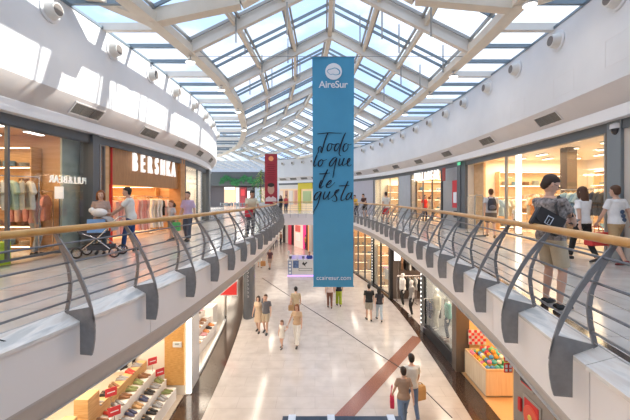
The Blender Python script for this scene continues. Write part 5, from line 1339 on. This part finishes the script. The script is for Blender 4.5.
# rod lights down the edge of the posts
for i, y in enumerate((15.5, 23.55)):
    x = GR.x(y)-.08; t = thing('dotted_lamp_strip', ['column of small white lamps on the grey post beside the mannequin window', 'column of small white lamps on the post at the glazed clothes shop'][i], 'lamp', (x, y, .3))
    g = MB(); g.box(x-.02, x+.02, y-.04, y+.04, .3, 3.6); g.build('housing', M_frame, t); g = MB()
    for k in range(16): g.box(x-.03, x-.02, y-.02, y+.02, .4+k*.2, .46+k*.2)
    g.build('lamps', M_lampw, t)
# mannequins
def mannequin(lab, x, y, z, face, h, top, bottom, fem=False, pose='stand', **k):
    r = person(lab, (x, y, z), face, h, pose, fem, 2, None, top, bottom, face_parts=False, name='mannequin', cat='mannequin', voxel=.014, **k)[0]; return r
g = MB(); g.box(5.15, 7.4, 12.3, 15.3, 0, .34); struct('floor_window_stage', g, mat('stage_grey', (.2, .2, .2), .5))
mannequin('mannequin in a cream jacket in the dark framed window', 5.35, 14.9, .35, 100, 1.8, ('long', 'cream_jacket', (.62, .58, .45)), ('trousers', 'pale_trousers', (.6, .58, .5)))
mannequin('mannequin in a green jacket in the dark framed window', 5.4, 13.8, .35, 80, 1.8, ('long', 'sea_green', (.2, .38, .33)), ('trousers', 'dark_denim', (.05, .08, .12)))
mannequin('mannequin in a pale yellow top in the dark framed window', 5.45, 13.0, .35, 90, 1.75, ('tee', 'pale_yellow', (.66, .62, .3)), ('shorts', 'grey_shorts', (.3, .3, .3)))
mannequin('mannequin in a white shirt at the open dark shop', 4.98, 19.2, 0, 95, 1.85, ('shirt', 'mq_white', (.75, .7, .66)), ('trousers', 'mq_black', (.02, .02, .02)))
mannequin('mannequin in a black and white patterned shirt at the open dark shop', 5.02, 17.6, 0, 90, 1.85, ('shirt', 'mq_pattern', (.3, .28, .26)), ('trousers', 'mq_black', (.02, .02, .02)))
mannequin('mannequin in black deep inside the open dark shop', 6.3, 18.6, 0, 90, 1.8, ('long', 'mq_black', (.02, .02, .02)), ('trousers', 'mq_black', (.02, .02, .02)))
rack(6.6, 19.6, 0, .1, 1.6, it('sblack scharcoal sbrown sblack swhite'), 'in the open dark shop at its far end', 1.5)
rack(6.9, 17.1, 0, -1.3, 1.0, it('sbrown sorange sblack'), 'in the open dark shop behind the patterned shirt', 1.5)
rack(5.9, 21.9, 0, -1.2, 1.6, it('swhite sblack scream sgrey'), 'in the glazed clothes shop on the ground floor', 1.55)
mannequin('mannequin in a white top in the glazed clothes shop window', 5.05, 21.6, 0, 110, 1.8, ('tee', 'mq_white', (.75, .7, .66)), ('trousers', 'mq_grey', (.25, .25, .25)), True)
shelving(8.1, 26, 0, -PI/2, 3.6, 2.6, 5, 'in the golden lit ground floor shop', 6, lit=M_lamp)
shelving(4.75, 28.2, 0, 0, 3.0, 2.9, 5, 'on the end wall of the golden lit ground floor shop', 6, lit=M_lamp)
shelving(5.5, 23.35, 0, 0, 2.4, 2.9, 5, 'on the side wall of the glazed clothes shop', 4, lit=M_lamp)
rack(5.75, 20.1, 0, 0, 1.8, it('swhite sblack sblack sgrey sblack swhite scharcoal sbrown sblack'), 'along the end wall of the open dark shop', 1.5)
rack(5.75, 20.2, 1.35, 0, 1.6, it('sbrown sblack swhite sblack sorange sblack'), 'high on the end wall of the open dark shop', 1.3)
rack(5.3, 15.1, .34, 0, .9, it('snavy sgrey sblack'), 'at the end of the dark framed window', 1.3)
for i, (x_, c_) in enumerate(((4.95, (.8, .8, .82)), (6.9, (.8, .76, .7)))):
    t = thing('light_box', ['white light box on the end wall of the open dark shop', 'second pale light box deeper in the open dark shop'][i], 'light box', (x_, 20.5, 2.3)); g = MB(); g.box(x_-.22, x_+.22, 20.46, 20.55, 2.3, 3.1); g.build('frame', M_black, t); g = MB(); g.box(x_-.19, x_+.19, 20.44, 20.46, 2.33, 3.07); g.build('diffuser', mat('light_box_%d' % i, c_, .5, emit=1.0), t)
rack(4.6, 25.6, 0, .1, 1.6, it('scream syellow swhite scream sbrown scream'), 'in the golden lit ground floor shop near the windows', 1.6)
rack(5.3, 22.5, 0, .1, 1.6, it('swhite sgrey smint swhite sblack'), 'near the end of the glazed clothes shop', 1.55)
# far ground floor shopfronts beneath the bridge
def gspx(px):
    prev = None; i = int(GR.s_y(31.)*20)
    while i/20 < GR.len:
        q = GR.at(i/20)
        if CX+F*q[0]/q[1] <= px: return i/20
        i += 1
    return GR.len
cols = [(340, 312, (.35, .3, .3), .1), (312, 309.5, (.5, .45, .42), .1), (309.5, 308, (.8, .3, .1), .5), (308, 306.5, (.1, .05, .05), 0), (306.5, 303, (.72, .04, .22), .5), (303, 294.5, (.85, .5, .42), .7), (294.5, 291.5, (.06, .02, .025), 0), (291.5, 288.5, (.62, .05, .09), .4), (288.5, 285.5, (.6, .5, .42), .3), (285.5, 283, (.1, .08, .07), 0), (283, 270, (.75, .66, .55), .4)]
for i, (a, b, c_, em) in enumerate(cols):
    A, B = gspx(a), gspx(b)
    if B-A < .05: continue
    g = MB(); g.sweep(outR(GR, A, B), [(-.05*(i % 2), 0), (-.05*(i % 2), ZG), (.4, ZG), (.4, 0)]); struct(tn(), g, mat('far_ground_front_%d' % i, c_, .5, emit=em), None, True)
A, B = gspx(302), gspx(295.5)
for i, (z0, z1, c_) in enumerate(((2.9, 3.4, (.85, .8, .85)), (1.9, 2.7, (.6, .12, .1)), (.8, 1.7, (.85, .75, .68)))):
    g = MB(); g.sweep(outR(GR, A+.3*i, B-.2*i), [(-.12, z0), (-.12, z1), (-.06, z1), (-.06, z0)]); tag(g.build('shop_poster', mat('shop_poster_%d' % i, c_, .5, emit=.4)), ['pale sign over the pink ground floor shop', 'red display board in the pink ground floor shop', 'pale display board low in the pink ground floor shop'][i], 'poster')
g = MB(); g.box(-12, -8.4, 34, 34.3, 0, ZG); g.box(-14, 10, 50, 50.2, 0, ZG); struct('wall_ground_far', g, M_paleshop)
# round downlights in the ground floor ceilings and under the bridge deck
proto = thing('downlight', '', 'ceiling light', (0, 0, 0)); g = MB(); g.loft([((0, 0, 0), (.12, 0, 0), (0, .12, 0)), ((0, 0, -.012), (.12, 0, 0), (0, .12, 0))], n=16); g.build('ring', M_chrome, proto); g = MB(); g.loft([((0, 0, -.012), (.09, 0, 0), (0, .09, 0)), ((0, 0, -.018), (.085, 0, 0), (0, .085, 0))], n=16); g.build('diffuser', mat('downlight_glow', (1, 1, 1), .5, emit=14., emcol=(1, .9, .75)), proto)
DT = tree_of(proto); first_ = True
for nm_, crv, sg in (('left', KL, -1), ('right', KR, 1)):
    for k in range(12):
        y = 1.5+k*2.4; x = crv.x(y)+sg*.75
        lab = 'small round downlight under the gallery %s' % ('on the shoe shop side' if sg < 0 else 'on the sweet shop side')
        if first_: proto.location = (x, y, ZG); proto['label'] = lab; proto['group'] = lab; first_ = False
        else: copy_tree(proto, DT, (x, y, ZG), 0, lab, lab)
for y in (4, 10, 16, 22, 28):
    for crv, sg in ((KL, -1), (KR, 1)):
        light('AREA', 'gallery_underside_light', (crv.x(y)+sg*.8, y, ZG-.06), 26, (1, .88, .72), .3, 5.)
for y in (34, 38, 43): light('AREA', 'far_ground_light', (-2, y, ZG-.1), 90, (1, .88, .75), 6, 3)
# area lights over the far food hall
for x, y in ((-12, 36), (-16, 46), (-10, 50)): light('AREA', 'food_hall_light', (x, y, 9), 400, (1, .92, .8), 3, 3)

for y in (0, 4, 8, 12, 16, 20, 24, 28, 32):  # fill lights added evenly along both edge beams to brighten the hall
    for crv, sg in ((BL, 1), (BR, -1)):
        light('AREA', 'beam_fill_light', (crv.x(y), y, ZE-.4), 12, (1, .92, .83), .25)
# kiosk on the ground floor
kx, ky = XP(300, 26.5), 26.5
t = thing('kiosk', 'white ground floor kiosk with blue pictures and a violet lit base', 'kiosk', (kx, ky, 0))
kw = .95
g = MB()
for a in ((kx-kw, kx+kw+.3, ky, ky+.12), (kx-kw, kx+kw+.3, ky+2.3, ky+2.42), (kx-kw, kx-kw+.12, ky+.12, ky+2.3), (kx+kw+.18, kx+kw+.3, ky+.12, ky+2.3)): g.box(*a, .08, 1.25)
g.build('counter', M_white, t); g = MB(); g.box(kx-kw-.03, kx+kw+.33, ky-.03, ky+.2, 1.25, 1.3); g.box(kx-kw-.03, kx-kw+.2, ky+.2, ky+2.4, 1.25, 1.3); g.build('worktop', M_white, t)
g = MB(); g.box(kx-kw-.02, kx+kw+.32, ky-.02, ky+2.44, .0, .08); g.build('lit_base', mat('violet_glow', (.5, .3, 1), .5, emit=1.2), t)
g = MB(); g.box(kx-kw+.02, kx-kw+.32, ky-.02, ky, .12, 1.22); g.build('side_poster', mat('kiosk_blue', (.25, .32, .5), .5), t)
for k in range(4): g = MB(); g.box(kx-kw+.09, kx-kw+.25, ky-.035, ky-.02, .2+k*.26, .36+k*.26); g.build('pictogram', M_wprint, t)
g = MB(); g.box(kx-kw+.4, kx-kw+.85, ky-.02, ky, .65, 1.22); g.build('photo_panel', mat('kiosk_photo', (.12, .2, .42), .5, noise=.6, scale=6), t)
g = MB(); c = Vector((kx+.35, ky-.012, .95)); g.prism([(-.2, .0), (-.08, .2), (.0, .05), (.15, .18), (.22, .1), (.05, -.05), (.1, -.22), (.0, -.12)], c, (1, 0, 0), (0, 0, 1), (0, .012, 0)); g.build('emblem', M_black, t)
g = MB()
for z in (.42, .6): g.box(kx-.1, kx+.95, ky-.02, ky, z, z+.03)
for x in (-.1, .92): g.box(kx+x, kx+x+.03, ky-.02, ky, .42, .63)
g.build('lettering_frame', M_frame, t)
g = MB(); g.tube([(kx-kw+.06, ky+.06, 1.3), (kx-kw+.06, ky+.06, 1.95)], .03, 6); g.box(kx-kw-.02, kx-kw+.14, ky-.4+.4, ky+.3, 1.7, 1.95); g.build('sign_post', M_white, t)
for i, (dx_, c_) in enumerate(((.2, (.1, .1, .12)), (.75, (.7, .7, .72)), (1.2, (.15, .15, .2)))):
    tt = thing('till_screen', ['dark screen on the kiosk counter', 'white box on the kiosk counter', 'small dark device on the kiosk counter'][i], 'screen', (kx-kw+dx_, ky+.08, 1.301)); g = MB(); g.box(-.1, .1, -.01, .02, .06, .26); g.build('display', mat('till_%d' % i, c_, .4), tt, world=False); g = MB(); g.box(-.06, .06, -.04, .06, 0, .02); g.box(-.01, .01, 0, .01, .02, .08); g.build('foot', M_frame, tt, world=False)
# dark panel top at the lower edge
c0 = P(284, 418, 4.6); c1 = P(400, 418, 4.6)
t = thing('information_panel', 'dark topped information stand at the lower edge of the view', 'information stand', ((c0.x+c1.x)/2, 4.6, 0))
g = MB(); g.box(c0.x, c1.x, 4.5, 4.6, .3, c0.z-.03); g.build('board', mat('panel_grey', (.45, .47, .5), .4), t); g = MB(); g.box(c0.x-.02, c1.x+.02, 4.46, 4.64, c0.z-.03, c0.z); g.build('top_rail', mat('panel_dark', (.05, .065, .09), .4), t)
for px in (292, 331, 391):
    x = XP(px, 4.6); g = MB(); g.box(x-.05, x+.05, 4.49, 4.61, 0, c0.z-.05); g.build('stand_leg', M_cornice, t); g = MB(); g.box(x-.05, x+.05, 4.44, 4.66, c0.z-.03, c0.z+.01); g.build('clamp', M_cornice, t)
# doorway of far side, slot lamps in the left fascia band
for i, (px, py, yy) in enumerate(((49, 396, 3.1),)):
    L = KL.s_px(px, -.08); 
    t = None
L = KL.s_y(3.15)
g = MB(); smp = outL(KL, L-.22, L+.22, .05); rows = []
for k, (x, y, nx, ny) in enumerate(smp):
    e = math.sqrt(max(0.02, 1-((k/(len(smp)-1))*2-1)**2)); zc = 3.86; hh = .07*e
    def pt(z): o_ = .10+(.14)*(EYE-2.05-z)/((EYE-2.05)-3.74); return (x+nx*(o_-.006), y+ny*(o_-.006), z)
    rows.append([pt(zc-hh), pt(zc+hh)])
g.grid(rows); tag(g.build('oval_lamp', mat('amber_slot', (.8, .55, .3), .4, emit=.4)), 'slim oval lamp recessed in the lower band of the near fascia', 'lamp')
# ------------------------------------------------------------------ people on the upper level
def at(px, Y, z=U): return (XP(px, Y), Y, z)
wt = (.78, .78, .77)
pm = mat('patterned_grey_shirt', (.3, .27, .26), .85, noise=.75, scale=26, bump=.1)
mx, my = XP(551, 4.62), 4.62
man, HPm, Mm, Tm = person('man in glasses and patterned grey shirt leaning by the railing over his phone', (mx, my, U), -74, 1.77,
    dict(feet=((-.12, .05, 0), (.14, -.03, 0)), hands=((-.09, .36, 1.13), (.04, .37, 1.12)), lean=-3, head=(-28, -26), poles=((-.8, -.3, -.9), (.8, -.3, -.9)), curl=(45, 50)),
    hair=('dark', 'short'), top=('tee', 'man', (.3, .27, .26)), bottom=('shorts', 'beige', (.5, .42, .3)), shoes=(.012, .012, .012), voxel=.0075, glasses=True, ctop=pm, slim=1.1)
M_leather = mat('black_leather_bag', (.025, .022, .022), .45, noise=.3, scale=12, bump=.2)
c = P(547, 221, 4.36)
mb_ = thing('messenger_bag', 'black messenger bag with a silver buckle slung on the man at the railing', 'bag', tuple(c))
u_ = Vector((.85, -.1, -.5)).normalized(); v_ = Vector((.5, .02, .85)).normalized(); w_ = u_.cross(v_)
g = MB(); rows = []
for d, k in ((-.04, .9), (-.03, 1), (.03, 1), (.04, .9)): rows.append([c+u_*a*k+v_*b*k+w_*d for a, b in ((-.18, -.11), (-.17, -.13), (.17, -.13), (.19, -.1), (.18, .1), (.15, .12), (-.15, .12), (-.18, .1))])
g.grid(rows, True); g.add(rows[0]+rows[-1], [tuple(range(8)), tuple(range(8, 16))]); g.build('bag_body', M_leather, mb_)
wv = w_ if w_.y < 0 else -w_
g = MB(); g.prism([(-.175, .118), (.175, .118), (.175, -.03), (.05, -.07), (-.13, -.06), (-.175, -.03)], c+wv*.047, u_, v_, wv*.01); g.build('flap', M_leather, mb_)
g = MB()
for a in ((-.05, .03), (.02, .03)): g.bar(c+wv*.058+u_*a[0]+v_*-.05, c+wv*.058+u_*a[0]+v_*.05, .012, .012)
for b in (-.05, .05): g.bar(c+wv*.058+u_*-.055+v_*b, c+wv*.058+u_*.025+v_*b, .012, .012)
g.bar(c+wv*.058+u_*-.015+v_*-.05, c+wv*.058+u_*-.015+v_*.02, .008, .008); g.build('buckle', M_chrome, mb_)
sh_ = Mm @ Tm((.10, .02, 1.475)); bk = Mm @ Tm((-.1, -.16, 1.2)); fr_ = Mm @ Tm((.17, .13, 1.32))
g = MB(); g.tube([c+u_*-.17+v_*.08, Mm @ Tm((.19, -.1, 1.2)), Mm @ Tm((.16, -.1, 1.36)), Mm @ Tm((.12, .0, 1.478)), Mm @ Tm((.17, .11, 1.38)), Mm @ Tm((.2, .13, 1.2)), c+u_*.14+v_*.11], .02, 8, flat=.3); g.build('strap', M_leather, mb_, True)
hp = (HPm[0]+HPm[1])/2
t = thing('phone', 'dark phone held by the man at the railing', 'phone', tuple(hp)); g = MB(); d = Matrix.Rotation(math.radians(-74), 3, 'Z'); g.prism([(-.037, -.07), (.037, -.07), (.037, .07), (-.037, .07)], hp+Vector((.03, 0, .015)), d @ Vector((1, 0, 0)), d @ Vector((0, .9, .43)), Vector((-.3, 0, .9)).normalized()*.009); g.build('casing', M_black, t)

def folk(lab, px, Y, face, h, pose='stand', z=U, **k): return person(lab, at(px, Y, z), face, h, pose, **k)
# right hand gallery
r, hp1, M1, T1_ = folk('woman in white tee and black trousers walking away past the denim shop', 583, 7.85, 12, 1.72, 'walk', female=True, hair=('brown', 'long'), top=('tee', 'bright_white', (.85, .85, .86)), bottom=('trousers', 'black', (.015, .015, .018)), shoes=(.03, .03, .03))
r, hp2, M2, T2_ = folk('man in white tee and tan shorts walking away beside the woman in black trousers', 616, 7.55, 8, 1.74, 'walk2', hair=('brown', 'short'), top=('tee', 'bright_white', (.85, .85, .86)), bottom=('shorts', 'tan', (.5, .34, .18)), shoes=(.25, .05, .05))
g = MB(); 
for k in range(3): q = M2 @ Vector((.0+.03*(k-1), -.145, 1.18-.09*k)); g.ball(q, (.06, .012, .05), 8, 5)
g.build('shirt_print', mat('navy_print', (.08, .12, .2), .8), r)
bag('red carrier bag held between the couple walking past the denim shop', hp2[0], col=(.68, .05, .04), size=(.46, .2, .3), rotz=8, strap=.16, name='shopping_bag', m=mat('red_carrier', (.68, .05, .045), .5))
r, hp3, M3, T3_ = folk('man with dark backpack walking into the big shop doorway', 491, 12.6, -18, 1.80, 'walk', hair=('brown', 'short'), top=('tee', 'white_grey', (.6, .6, .62)), bottom=('shorts', 'grey_brown', (.16, .13, .11)), shoes=(.3, .2, .12))
bp = thing('backpack', 'dark backpack on the man entering the big shop', 'backpack', tuple(M3 @ Vector((0, -.22, 1.1))), math.radians(-18)); g = MB()
g.loft([((0, 0, -.12), (.12, 0, 0), (0, .06, 0)), ((0, 0, -.08), (.15, 0, 0), (0, .09, 0)), ((0, 0, .16), (.15, 0, 0), (0, .09, 0)), ((0, .01, .3), (.11, 0, 0), (0, .06, 0)), ((0, .02, .33), (.05, 0, 0), (0, .03, 0))], n=14); g.build('bag_body', cloth('backpack_dark', (.04, .04, .055)), bp, True, world=False)
g = MB(); g.ball((0, -.08, .0), (.11, .04, .09), 12, 7); g.build('pocket', cloth('backpack_grey', (.12, .12, .15)), bp, True, world=False)
g = MB()
for s_ in (-1, 1): g.tube([(s_*.08, .04, .28), (s_*.09, .2, .37), (s_*.1, .35, .28), (s_*.1, .34, .05), (s_*.12, .05, -.08)], .018, 6)
g.build('strap', cloth('backpack_dark', (.04, .04, .055)), bp, True, world=False)
folk('child in white tee standing in the doorway of the big shop', 517, 13.4, 160, 1.22, 'stand', child=True, hair=('dark', 'short'), top=('tee', 'white', wt), bottom=('shorts', 'dark_shorts', (.05, .05, .07)))
r, hp4, _, _ = folk('man in white shirt and red shorts walking along the gallery', 386, 19.2, 20, 1.80, 'stroll', hair=('dark', 'short'), top=('tee', 'white', wt), bottom=('shorts', 'red', (.6, .04, .05)))
folk('person in yellow tee leaning on the far railing', 356.5, 26.2, 120, 1.72, 'rail', hair=('dark', 'short'), top=('tee', 'amber', (.75, .45, .05)), bottom=('trousers', 'navy', (.04, .05, .1)))
folk('man in dark tee with red print leaning on the far railing beside the yellow tee', 365, 25.4, 125, 1.80, 'rail', hair=('black', 'short'), top=('tee', 'brown_dark', (.1, .04, .03)), bottom=('shorts', 'black', (.015, .015, .018)))
folk('person in red tee inside the shop beside the silver pillar', 424.5, 21.6, 200, 1.66, 'stand', female=True, hair=('dark', 'long'), top=('tee', 'red_tee', (.62, .03, .03)), bottom=('trousers', 'navy', (.04, .05, .1)))
folk('person in black top inside the shop beside the silver pillar', 431.5, 22.6, 160, 1.66, 'stand', female=True, hair=('brown', 'bob'), top=('tee', 'cream_top', (.6, .5, .4)), bottom=('skirt', 'cream_skirt', (.5, .42, .3)))
# left hand gallery
r, hp5, _, _ = folk('woman in beige top cradling a white bundle behind the grey pushchair', 101, 8.9, 205, 1.66, 'carry', female=True, hair=('red', 'bob'), top=('tee', 'dusty_beige', (.42, .3, .25)), bottom=('trousers', 'slate', (.13, .16, .2)))
c = (hp5[0]+hp5[1])/2+Vector((0, 0, .05)); bd = thing('baby_bundle', 'white bundle cradled by the woman behind the pushchair', 'bundle', tuple(c)); g = MB(); g.ball(c, (.2, .12, .11), 14, 9); g.build('blanket', cloth('white_blanket', (.82, .8, .78)), bd, True); g = MB(); g.ball(c+Vector((-.17, -.03, .06)), (.07, .07, .07), 12, 8); g.build('cap', cloth('white_blanket', (.82, .8, .78)), bd, True)
r, hp6, _, _ = folk('bearded man in white shirt pushing the grey pushchair', 131, 9.3, 110, 1.76, 'push', hair=('black', 'short'), top=('shirt', 'white', wt), bottom=('trousers', 'blue_navy', (.03, .07, .2)))
sx, sy = -5.4, 8.55
t = thing('pushchair', 'grey pushchair with dark wheels rolled past the wooden shop', 'pushchair', (sx, sy, U), math.radians(100))
M_pg = cloth('pushchair_grey', (.42, .38, .36)); M_pd = cloth('pushchair_dark', (.06, .065, .08))
g = MB(); g.loft([((0, -.15, .62), (.2, 0, 0), (0, .02, .02)), ((0, -.1, .55), (.22, 0, 0), (0, .12, .05)), ((0, .15, .5), (.22, 0, 0), (0, .2, .08)), ((0, .4, .58), (.2, 0, 0), (0, .04, .1)), ((0, .45, .62), (.16, 0, 0), (0, .02, .06))], n=16); g.build('seat', M_pd, t, True, world=False)
g = MB(); rows = []
for i in range(9):
    a = PI*.0+PI*.62*i/8; rows.append([Vector((xx, -.12-.34*math.cos(a)*.8+.05, .66+.34*math.sin(a)+.02*abs(xx))) for xx in (-.22, -.11, 0, .11, .22)])
g.grid(rows); g.grid([[p+Vector((0, .012, -.012)) for p in r_] for r_ in rows]); g.build('hood', M_pg, t, True, world=False)
g = MB()
for s_ in (-1, 1):
    g.tube([(s_*.23, .42, .12), (s_*.23, -.1, .55), (s_*.23, -.5, 1.0)], .014, 8); g.tube([(s_*.23, -.42, .12), (s_*.23, .0, .48), (s_*.23, .3, .6)], .014, 8)
g.tube([(-.23, -.5, 1.0), (.23, -.5, 1.0)], .018, 8); g.build('frame', M_chrome, t, True, world=False)
for (wx, wy) in ((-.26, .42), (.26, .42), (-.26, -.42), (.26, -.42)):
    g = MB(); n = 20; rows = []
    for i in range(n):
        a = 2*PI*i/n; ring_ = []
        for j in range(6):
            b = 2*PI*j/6; rr_ = .115+.02*math.cos(b); ring_.append((wx+.02*math.sin(b), wy+rr_*math.cos(a), .135+rr_*math.sin(a)))
        rows.append(ring_)
    g.grid(rows+[rows[0]], True); w2 = g.build('wheel', M_black, t, True, world=False)
    g = MB()
    for k in range(6): a = PI*k/3; g.bar((wx, wy, .135), (wx, wy+.1*math.cos(a), .135+.1*math.sin(a)), .012, .012)
    g.build('spokes', M_chrome, w2, world=False)
g = MB(); g.box(-.18, .18, -.3, .22, .18, .3); g.build('basket', M_pd, t, world=False)
g = MB(); g.box(-.24, -.2, -.2, .2, .62, .95); g.build('blue_cover', cloth('baby_blue', (.2, .38, .7)), t, world=False)
folk('woman in lilac blouse and dark trousers walking towards the pushchair', 188, 11.6, 172, 1.68, 'stroll', female=True, hair=('dark', 'short'), top=('blouse', 'lilac', (.55, .42, .6)), bottom=('wide', 'charcoal_blue', (.08, .09, .12)))
r, hp7, _, _ = folk('child with auburn hair and pale top carrying a green bag', 171.5, 11.9, 150, 1.36, 'stroll', child=True, female=True, hair=('red', 'short'), top=('tee', 'pale_blue_top', (.55, .55, .56)), bottom=('shorts', 'olive_shorts', (.2, .2, .1)))
bag('green carrier bag held by the auburn haired child', hp7[0]+Vector((0, 0, .1)), col=(.1, .5, .16), size=(.3, .14, .3), strap=.1, name='shopping_bag')
person('young woman in pink top and pale jeans inside the first shop', (XP(35, 8.75), 8.75, U), -60, 1.62, 'stand', True, 0, ('dark', 'long'), ('tee', 'rose_top', (.65, .35, .33)), ('trousers', 'pale_jeans', (.4, .42, .46)))
r, hp8, _, _ = folk('man in cream tee leaning on the curved railing with a red bag', 250.5, 12.75, 215, 1.76, 'rail', hair=('black', 'short'), top=('tee', 'cream_tee', (.72, .66, .5)), bottom=('trousers', 'grey_trousers', (.12, .13, .16)), P_=dict(head=(0, -15), lean=10), skin=1)
bag('red and white shopping bag hanging from the man in the cream tee', P(249, 207, 12.45), col=(.7, .05, .08), size=(.28, .12, .28), strap=.08, name='shopping_bag')
folk('person in black standing at the far bridge beside the red banner', 280.8, 31.8, 150, 1.70, 'stand', female=True, hair=('dark', 'long'), top=('tee', 'black', (.015, .015, .018)), bottom=('trousers', 'black', (.015, .015, .018)), voxel=.014)
folk('person in red top standing at the middle of the far bridge', 286, 31.4, 170, 1.74, 'stand', hair=('dark', 'short'), top=('tank', 'coral_red', (.65, .1, .1)), bottom=('trousers', 'navy', (.04, .05, .1)), voxel=.014)

# ------------------------------------------------------------------ people on the ground floor
def gp(lab, px, py, face, h, pose='stand', **k):
    Y = F*EYE/(py-YH); return person(lab, (XP(px, Y), Y, 0), face, h, pose, voxel=k.pop('voxel', .012), **k)
r, h1, _, _ = gp('woman in cream outfit walking beside the man in the dark tee', 258.5, 331.5, 168, 1.62, 'stroll', female=True, hair=('dark', 'bob'), top=('dress', 'cream_dress', (.66, .5, .36)), bottom=('none',))
bag('brown handbag carried by the woman in the cream outfit', h1[0]+Vector((0, 0, .05)), col=(.4, .18, .1), size=(.26, .1, .22), strap=.15)
gp('man in dark grey tee and beige shorts with a hand to his face', 265.8, 333, 172, 1.74, 'stroll', hair=('brown', 'short'), top=('tee', 'slate_tee', (.13, .13, .15)), bottom=('shorts', 'beige2', (.52, .42, .3)), P_=dict(hands=((-.25, .05, .80), (.04, .2, 1.55))))
r, h2, _, _ = gp('man in beige tee and shorts walking away behind the woman in white trousers', 295.8, 323, 5, 1.76, 'walk', hair=('black', 'short'), top=('tee', 'khaki_tee', (.55, .44, .3)), bottom=('shorts', 'blue_grey_shorts', (.22, .24, .28)))
bag('tan shoulder bag at the side of the man in the beige tee', h2[0]+Vector((0, 0, .3)), col=(.45, .28, .14), size=(.26, .1, .26), strap=.2)
gp('woman with auburn hair, beige top and white wide trousers holding the girl by the hand', 297, 345.5, 165, 1.70, 'walk', female=True, hair=('red', 'long'), top=('tee', 'sand_top', (.6, .42, .27)), bottom=('wide', 'white_trousers', (.8, .78, .74)), P_=dict(hands=((-.25, .15, .9), (.36, .05, .92))))
gp('little girl in a white dress beside the woman in white trousers', 282, 348, 150, 1.12, 'stroll', female=True, child=True, hair=('brown', 'pony'), top=('minidress', 'white_dress', (.78, .74, .68)), bottom=('none',), P_=dict(hands=((-.3, .0, 1.2), (.25, .05, .85))))
gp('person in pale top and brown trousers walking beneath the blue banner', 329.8, 308, 0, 1.72, 'stroll', hair=('dark', 'short'), top=('tee', 'pale_pink_top', (.7, .55, .5)), bottom=('trousers', 'brown_trousers', (.2, .09, .06)))
gp('person in black top and lime green trousers walking beneath the blue banner', 338.8, 306, 0, 1.66, 'stroll', female=True, hair=('dark', 'long'), top=('tee', 'black', (.015, .015, .018)), bottom=('wide', 'lime_trousers', (.33, .42, .03)))
gp('man in black tee and grey shorts walking away beside the woman in pale jeans', 369, 320.5, 0, 1.80, 'stroll', hair=('black', 'short'), top=('tee', 'black', (.015, .015, .018)), bottom=('shorts', 'grey_beige', (.38, .34, .28)))
gp('woman with long black hair and pale jeans walking away beside the man in black', 379.3, 321, 0, 1.64, 'walk', female=True, hair=('black', 'long'), top=('tee', 'black_top', (.03, .03, .04)), bottom=('trousers', 'light_jeans', (.42, .5, .58)))
r, h3, _, _ = gp('man in white shirt walking away with a brown paper bag', 411.5, 419, 5, 1.78, 'walk', hair=('black', 'short'), top=('shirt', 'white', wt), bottom=('trousers', 'denim_blue', (.14, .2, .32)))
bag('brown paper carrier bag held by the man in the white shirt', h3[1]+Vector((.1, 0, 0)), col=(.55, .3, .1), size=(.32, .14, .38), rotz=20, strap=.1, name='paper_bag', m=mat('kraft_paper', (.62, .36, .14), .8))
r, h4, _, _ = gp('woman in brown top and blue jeans with a red shoulder bag', 403.5, 430, 5, 1.64, 'walk2', female=True, hair=('dark', 'bun'), top=('tee', 'taupe_top', (.36, .24, .17)), bottom=('wide', 'blue_jeans', (.16, .24, .38)))
bag('red shoulder bag on the woman in the brown top', h4[0]+Vector((-.02, 0, .28)), col=(.6, .03, .08), size=(.24, .1, .28), rotz=80, strap=.3)
r, h5, _, _ = gp('person in dark top far off beneath the curved fascia', 270, 269, 160, 1.74, 'stroll', hair=('dark', 'short'), top=('tee', 'dark_red_top', (.1, .04, .05)), bottom=('shorts', 'skin_shorts', (.35, .25, .2)), voxel=.016)
gp('person in beige clothes carrying a brown bag far off beneath the curved fascia', 259.8, 268, 20, 1.70, 'walk', female=True, hair=('brown', 'bob'), top=('tee', 'oat_top', (.6, .5, .4)), bottom=('shorts', 'white_trousers', (.8, .78, .74)), voxel=.016)
bag('brown paper bag in front of the two people far off beneath the fascia', Vector((XP(263.5, 28.5), 28.3, .95)), col=(.4, .2, .08), size=(.4, .15, .4), strap=.1, name='paper_bag')
for i, (px, py, lab, c1, c2) in enumerate(((281, 245, 'person in brown top seated near the far cream shopfront', (.3, .18, .12), (.05, .05, .06)), (276.5, 247, 'person in white top near the far cream shopfront', (.75, .72, .7), (.2, .2, .25)), (272.5, 250, 'person in grey top farthest left by the cream shopfront', (.4, .38, .36), (.1, .1, .12)), (305.8, 249.5, 'person in orange top in front of the far pink shop', (.75, .35, .1), (.05, .04, .05)))):
    gp(lab, px, py, 140+30*i, 1.70, 'stand', hair=('dark', 'short'), top=('tee', 'far_top_%d' % i, c1), bottom=('trousers', 'far_bottom_%d' % i, c2), voxel=.018, face_parts=False, female=i % 2 == 0)
person('kiosk worker in a dark blue top behind the white counter', (XP(309.5, 27.7), 27.7, 0), 170, 1.72, 'stand', False, 1, ('dark', 'short'), ('tee', 'royal_navy', (.03, .06, .22)), ('trousers', 'navy', (.04, .05, .1)), voxel=.014)
